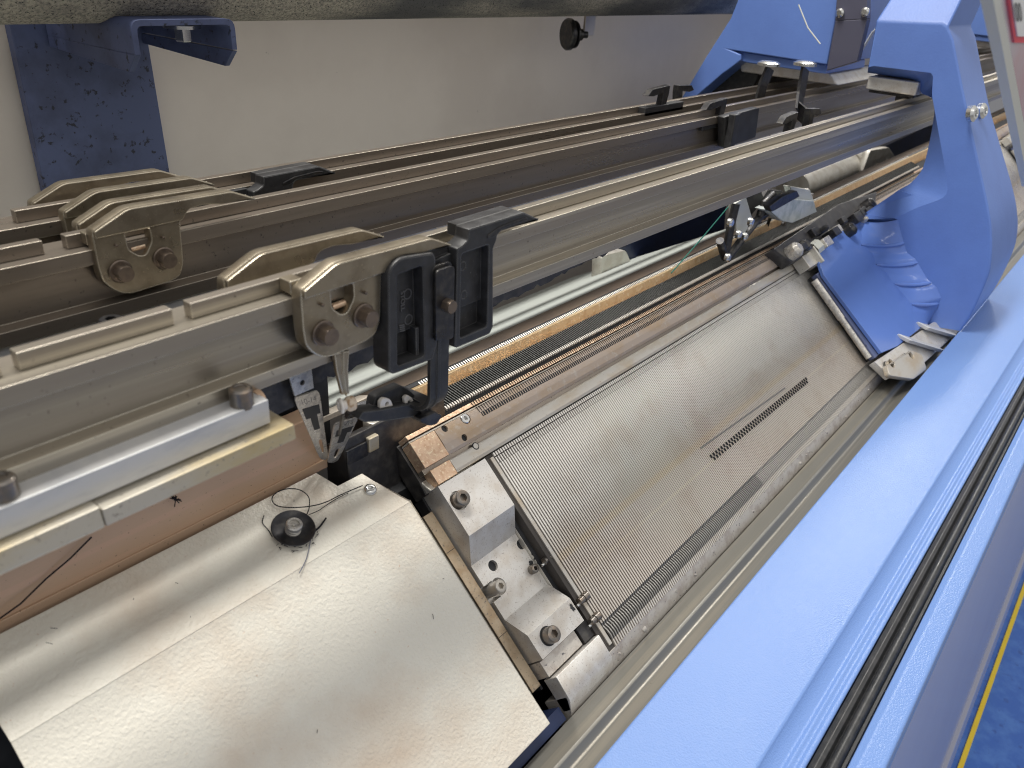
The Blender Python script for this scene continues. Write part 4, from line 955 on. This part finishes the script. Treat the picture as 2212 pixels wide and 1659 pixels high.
    g = G(); g.tube([Bd(xr_, (a_-CB).dot(UD), 9), Bd(xr_, ((a_+b2)/2-CB).dot(UD), 9)], 4.4, 14); g.tube([Bd(xr_, ((a_+b2)/2-CB).dot(UD), 9), Bd(xr_, (b2-CB).dot(UD), 9)], 3.6, 14); obj('rod', g, m_feed, t)
    # small bracket with nut at the upper corner
    q = UB(1745, 560, 14); g = G(); g.bbox(q[0]-16, q[0]+10, q[1]-6, q[1]+10, 3, 18); g.bbox(q[0]+8, q[0]+12, q[1]-9, q[1]+12, 3, 24); obj('corner_bracket', g, m_cast, t, 1)
    q2 = Bd(q[0]+16, q[1]-6, 20); g = G(); g.lathe(q2, (.6, -.3, .5), [(8, 0, 'hex'), (8, 8, 'hex')], 24); obj('corner_nut', g, m_edge, t)
    # steel slide shoes under the upper arm
    s0 = U(1880, 168, 'x', XF+18); s1 = U(1982, 196, 'x', XF+18)
    g = G(); g.box(XF+16, XF+150, s1.y, s0.y+2, s1.z-6, s0.z+2); obj('slide_shoe', g, m_brk, t, 2)
    g = G(); g.box(XF+25, XF+150, s1.y+4, s0.y, s1.z-10, s1.z-6); g.box(XF+30, XF+42, s1.y+10, s1.y+26, s1.z-16, s1.z-8); obj('shoe_pad', g, m_dark, t, 1)
    # front strip screws
    for px_, py_ in ((2100, 247), (2121, 241)):
        fb = F[4]; q = U(px_, py_, 'y', U(2100, 290, 'x', XF).y+6); q = Vector((q.x, q.y-1, q.z)); g = G(); g.lathe(q+Vector((0, 4, 0)), (-.25, -1, .25), [(9, 0), (9, 5), (6, 7.5), (3.5, 7.5), (3, 5)], 20); obj('strip_screw', g, m_zinc, t)
    return t, F
car, FF = carriage('big blue cast carriage straddling the rails, with ribbed lower cover')
# pale wiper grip slot on the front band
q = U(2078, 100, 'x', XF+60)
# rear half of the carriage
t = car
def R3(px, py, x=XF): return U(px, py, 'x', x)
g = G()
rf = [(1604, -25), (1578, 40), (1525, 123), (1470, 215), (1496, 215), (1560, 160), (1590, 138), (1600, 130), (1600, 118), (1577, 108), (1786, 140), (1803, 50), (1812, -25)]
F = [R3(*p) for p in rf]; D = Vector((300, 0, 0)); top_ = [0, 1, 11, 12]
g.add(F, [list(range(len(F)))])
for i in range(len(F)): p, q = F[i], F[(i+1) % len(F)]; g.add([p, q, q+D, p+D], [[0, 1, 2, 3]])
obj('rear_casting', g, m_blue, t, 3, seg=3, angle=14, weld=True)
g = G(); lip = [R3(*p, XF+8) for p in ((1577, 108), (1786, 140), (1784, 160), (1616, 136), (1600, 132))]; g.prism(lip, (150, 0, 0)); obj('rear_lip', g, m_blue, t, 1.5)
g = G(); lip = [R3(*p, XF+30) for p in ((1598, 130), (1790, 156), (1812, 185), (1600, 155))]; g.prism(lip, (170, 0, 0)); obj('rear_shoe', g, m_brk, t, 2)
g = G(); lip = [R3(*p, XF+40) for p in ((1560, 160), (1604, 140), (1640, 160), (1622, 205), (1500, 225))]; g.prism(lip, (160, 0, 0)); obj('rear_pad', g, m_rubber, t, 3)
g = G(); pn = [R3(*p, XF-8) for p in ((1804, 45), (1873, 41), (1851, 133), (1785, 153))]; g.prism(pn, (14, 0, 0)); pn = [R3(*p, XF-8) for p in ((1808, -25), (1873, -25), (1873, 41), (1804, 45))]; g.prism(pn, (14, 0, 0)); obj('grey_panel', g, mat('dark_grey_panel', (.085, .085, .125), .32), t, 1)
for p in ((1816, 28), (1870, 26)):
    q = R3(*p, XF-8); g = G(); g.lathe(q, (-1, 0, 0), [(5, 0), (5, 4), (3, 6)], 16); obj('panel_screw', g, m_zinc, t)
# front strip with the finger slot
g = G(); s_ = [U(a, b, 'x', XF+50) for a, b in ((2060, 82), (2080, 78), (2104, 77))]
# second carriage farther along
def copy_tree(o, parent=None):
    c = o.copy(); COL.objects.link(c)
    if parent: c.parent = parent
    for ch in [x for x in bpy.data.objects if x.parent == o]: copy_tree(ch, c)
    return c
c2 = copy_tree(car); c2.location.x += 1.15; c2['label'] = 'second blue carriage far along, glimpsed past the first one'

# aluminium slide bracket at the foot of the carriage
t = thing('slide_bracket', 'pale aluminium bracket with round holes at the foot of the carriage', 'bracket', tuple(Bd(880, 150, 0)))
YB = lambda l, n: [UB(a, b, n) for a, b in l]
o_ = YB([(1890, 782), (2018, 695), (2075, 712), (1982, 798), (1955, 800), (1925, 815)], 20)
g = G(); plate(g, o_, [], 8, lambda a, b, c: Bd(a, b, 12+c), 1); obj('base_plate', g, m_brk, t)
o_ = fillet(YB([(1914, 790), (1968, 757), (1990, 766), (2001, 798), (1972, 820), (1920, 812)], 26), 4, 4)
hs = [circ(UB(1925, 786, 26), 5, 18), circ(UB(1967, 768, 26), 5, 18)]
g = G(); plate(g, o_, hs, 6, lambda a, b, c: Bd(a, b, 21+c), .8); obj('hole_plate', g, m_combgrey, t); g = G(); [g.lathe(Bd(x_, u_, 20), ND, [(5.5, 0), (5.5, 2.2)], 20) for x_, u_ in (UB(1925, 786, 26), UB(1967, 768, 26))]; obj('hole_shade', g, m_void, t)  # black discs paint the holes' inner shade over the pale base
for a, b in (((2010, 708), (2078, 728)), ((1970, 735), (2042, 757))):
    p, q = UB(*a, 30), UB(*b, 30); g = G(); g.prism([Bd(p[0], p[1]-14, 22), Bd(p[0], p[1], 30), Bd(q[0], q[1], 30), Bd(q[0], q[1]-14, 22)], ND*-6); obj('cross_step', g, m_alu, t, 1)

# ------------------------------------------------------------------ parts seen through the carriage opening
t = thing('rear_bearing', 'grey cast bearing plate with two holes behind the front rail', 'bearing', tuple(U(1340, 620, 'y', 520)))
y_ = 480; o_ = fillet(px2([(1296, 630), (1300, 553), (1352, 540), (1378, 600), (1372, 625)], y_), 6, 4)
g = G(); plate(g, o_, [circ(PY(1322, 603, y_), 5), circ(PY(1351, 587, y_), 5)], 14, lambda a, b, c: (a, y_+c, b), 1); obj('bearing_plate', g, m_cast, t)
t = thing('navy_side_plate', 'deep navy side plate behind the rails left of the carriage', 'plate', tuple(U(1440, 560, 'y', 500)))
o_ = px2([(1300, 525), (1570, 435), (1562, 530), (1400, 605), (1375, 600), (1352, 540)], 500)
g = G(); plate(g, o_, [], 12, lambda a, b, c: (a, 500+c, b), 1); obj('side_plate', g, m_navyd, t)
t = thing('far_bearing', 'pale cast bearing with small holes seen through the carriage opening', 'bearing', tuple(U(1880, 360, 'y', 500)))
o_ = fillet(px2([(1862, 375), (1880, 325), (1920, 318), (1938, 345), (1932, 362)], 500), 8, 4)
g = G(); plate(g, o_, [circ(PY(1894, 352, 500), 5), circ(PY(1916, 341, 500), 5)], 14, lambda a, b, c: (a, 500+c, b), 1); obj('bearing_plate', g, m_cast, t)
g = G(); a = U(1832, 368, 'y', 520); g.lathe((a.x-260, 540, a.z-4), (1, 0, 0), [(34, 0), (34, 300), (30, 300), (30, 312), (34, 312), (34, 350)], 28); obj('bearing_tube', g, m_cast, t)
o_ = px2([(1880, 330), (2030, 260), (2030, 360), (1900, 420)], 560)
g = G(); plate(g, o_, [], 10, lambda a, b, c: (a, 560+c, b), 1); obj('navy_backing', g, m_navyd, t)

# yarn feeding cluster by the carriage, over the gap
t = thing('far_feeder', 'dark jointed yarn feeder with pale milky guard beside the carriage', 'yarn feeder', tuple(U(1600, 550, 'y', 318)))
Y = 312
def q3(px, py, y=Y): return U(px, py, 'y', y)
def slab(l, y, th, mt, name, bev=.8, r=2):
    g = G(); plate(g, fillet(px2(l, y), r, 3), [], th, lambda a, b, c: (a, y+c, b), bev); return obj(name, g, mt, t)
slab([(1660, 455), (1712, 430), (1758, 434), (1765, 458), (1712, 482), (1690, 478)], 300, 16, m_clear, 'guard')
slab([(1706, 402), (1750, 410), (1762, 445), (1745, 450), (1712, 424)], 304, 8, m_edge, 'guard_frame')
slab([(1662, 446), (1690, 425), (1722, 412), (1728, 424), (1700, 440), (1668, 458)], 296, 8, m_bsteel, 'joint')
slab([(1588, 440), (1612, 425), (1625, 470), (1610, 505), (1592, 500)], 312, 8, m_edge, 'bobbin_guide')
for l in ([(1566, 556), (1580, 480), (1590, 440)], [(1570, 560), (1600, 520), (1640, 470), (1665, 455)], [(1566, 556), (1555, 520)], [(1640, 470), (1650, 440), (1670, 420)]):
    g = G(); g.tube([q3(a, b) for a, b in l], 4.2, 10); obj('feeder_rod', g, m_bsteel, t)
for a, b in ((1574, 480), (1605, 510), (1618, 478), (1568, 555), (1592, 505)):
    g = G(); g.lathe(q3(a, b, Y-6), (0, -1, 0), [(4.5, 0), (4.5, 3), (3, 4.5)], 14); obj('feeder_screw', g, m_zinc, t)
for l in ([(1640, 440), (1660, 410), (1690, 412), (1700, 430)], [(1600, 430), (1640, 400), (1652, 430), (1620, 470)]):
    slab(l, 322, 12, m_dark, 'feeder_block', 1)
random.seed(23)
for k in range(22):
    px_, py_ = random.uniform(1585, 1770), 0; py_ = 480-(px_-1585)*.32+random.uniform(-34, 42); yy_ = random.uniform(316, 345)
    q = q3(px_, py_, yy_); g = G(); a_ = random.uniform(0, 3.14); l_ = random.uniform(5, 15); d_ = Vector((math.cos(a_)*l_, random.uniform(-3, 3), math.sin(a_)*l_*.6))
    if k % 3 == 0: g.lathe(q, (random.uniform(-.3, .3), -1, .2), [(3.4, 0), (3.4, 4), (2.4, 6)], 14)
    elif k % 3 == 1: g.tube([q-d_, q+d_*.2+Vector((0, 0, 3)), q+d_], random.uniform(1.2, 2.6), 8)
    else: g.prism([q+Vector((-l_*.7, 0, -3)), q+Vector((l_*.7, 0, -2)), q+Vector((l_*.6, 0, 4)), q+Vector((-l_*.4, 0, 5))], (0, 5, 0))
    obj('feeder_link', g, (m_bsteel, m_dark, m_feed, m_bsteel)[k % 4], t, .5)
t = thing('cam_cluster', 'cluster of small dark metal cams and screws at the cover edge', 'cams', tuple(U(1800, 470, 'bed', 12)))
random.seed(11)
for k in range(16):
    f_ = k/15; px_ = 1715+f_*170+random.uniform(-14, 14); py_ = 545-f_*92+random.uniform(-16, 10)
    x, u = UB(px_, py_, 22); g = G(); s_ = random.uniform(5, 13)
    if k % 3: g.bbox(x-s_, x+s_, u-s_*.5, u+s_*.6, 4, random.uniform(22, 38))
    else: g.lathe(Bd(x, u, 6), ND+Vector((random.uniform(-.4, .4), 0, 0)), [(s_*.7, 0), (s_*.7, 22), (s_*.4, 26)], 14)
    obj('cam', g, m_bsteel if k % 4 else m_feed, t, .8)
slab_g = G(); a = [UB(*p, 10) for p in ((1660, 545), (1800, 448), (1885, 420), (1880, 450), (1760, 545), (1700, 575))]
plate(slab_g, a, [], 14, lambda u, v, w: Bd(u, v, 3+w), 1); obj('cam_plate', slab_g, m_dark, t)
g = G(); g.tube([q3(1450, 590, 330), q3(1520, 510, 335), q3(1600, 415, 340)], .6, 6); obj('green_thread', g, m_green, label='dark green thread slanting up to the far feeder', cat='thread')
p0 = U(1725, 10, 'x', 960); p1 = U(1745, 60, 'x', 960); p2 = U(1772, 95, 'x', 962)
g = G(); g.tube([p0, p1, p2], .7, 6); obj('pale_thread', g, m_edge, label='fine pale thread hanging in front of the rear casting', cat='thread')
p0 = U(1905, 52, 'y', 330); p1 = U(1885, 70, 'y', 340); p2 = U(1862, 108, 'y', 350)
g = G(); g.tube([p0, p1, p2], 1.6, 6); obj('pale_thread', g, m_edge, label='thick white yarn between the two blue castings', cat='thread')

# ------------------------------------------------------------------ price sign at the right edge
t = thing('sign_board', 'clear sheet with grey edge and red bordered white notice reading 100', 'sign', tuple(U(2200, 340, 'y', 60)))
ys = 60
tl, bl = U(2140, -30, 'y', ys), U(2221, 400, 'y', ys)
tr = Vector((tl.x+120, ys, tl.z)); br = Vector((bl.x+120, ys, bl.z))
E2 = lambda a, b: U(a, b, 'y', ys)
g = G(); g.prism([E2(2156, -30), E2(2238, 400), E2(2300, 400), E2(2290, -30)], (0, 3, 0)); obj('clear_sheet', g, m_acry, t)
g = G(); g.prism([E2(2140, -30), E2(2222, 405), E2(2238, 405), E2(2157, -30)], (0, 4, 0)); obj('sheet_edge', g, m_edge, t)
g = G(); g.prism([E2(2168, -30), E2(2187, 92), E2(2300, 92), E2(2290, -30)], (0, -.8, 0)); obj('notice_border', g, m_signr, t)
g = G(); g.prism([E2(2173, -30), E2(2190, 78), E2(2300, 78), E2(2290, -30)], (0, -1.4, 0)); obj('notice_paper', g, m_signw, t)
o0 = E2(2177.5, 50); e1 = (E2(2208, 48)-o0); e2 = (E2(2171.5, 6)-o0)
g = G(); text(g, '100', 1.0, lambda a, b, c: o0+e1*(a*.47)+e2*(b*1.35+.5)+Vector((0, -1.6-c, 0)), .1, align='LEFT'); obj('notice_number', g, m_signk, t)
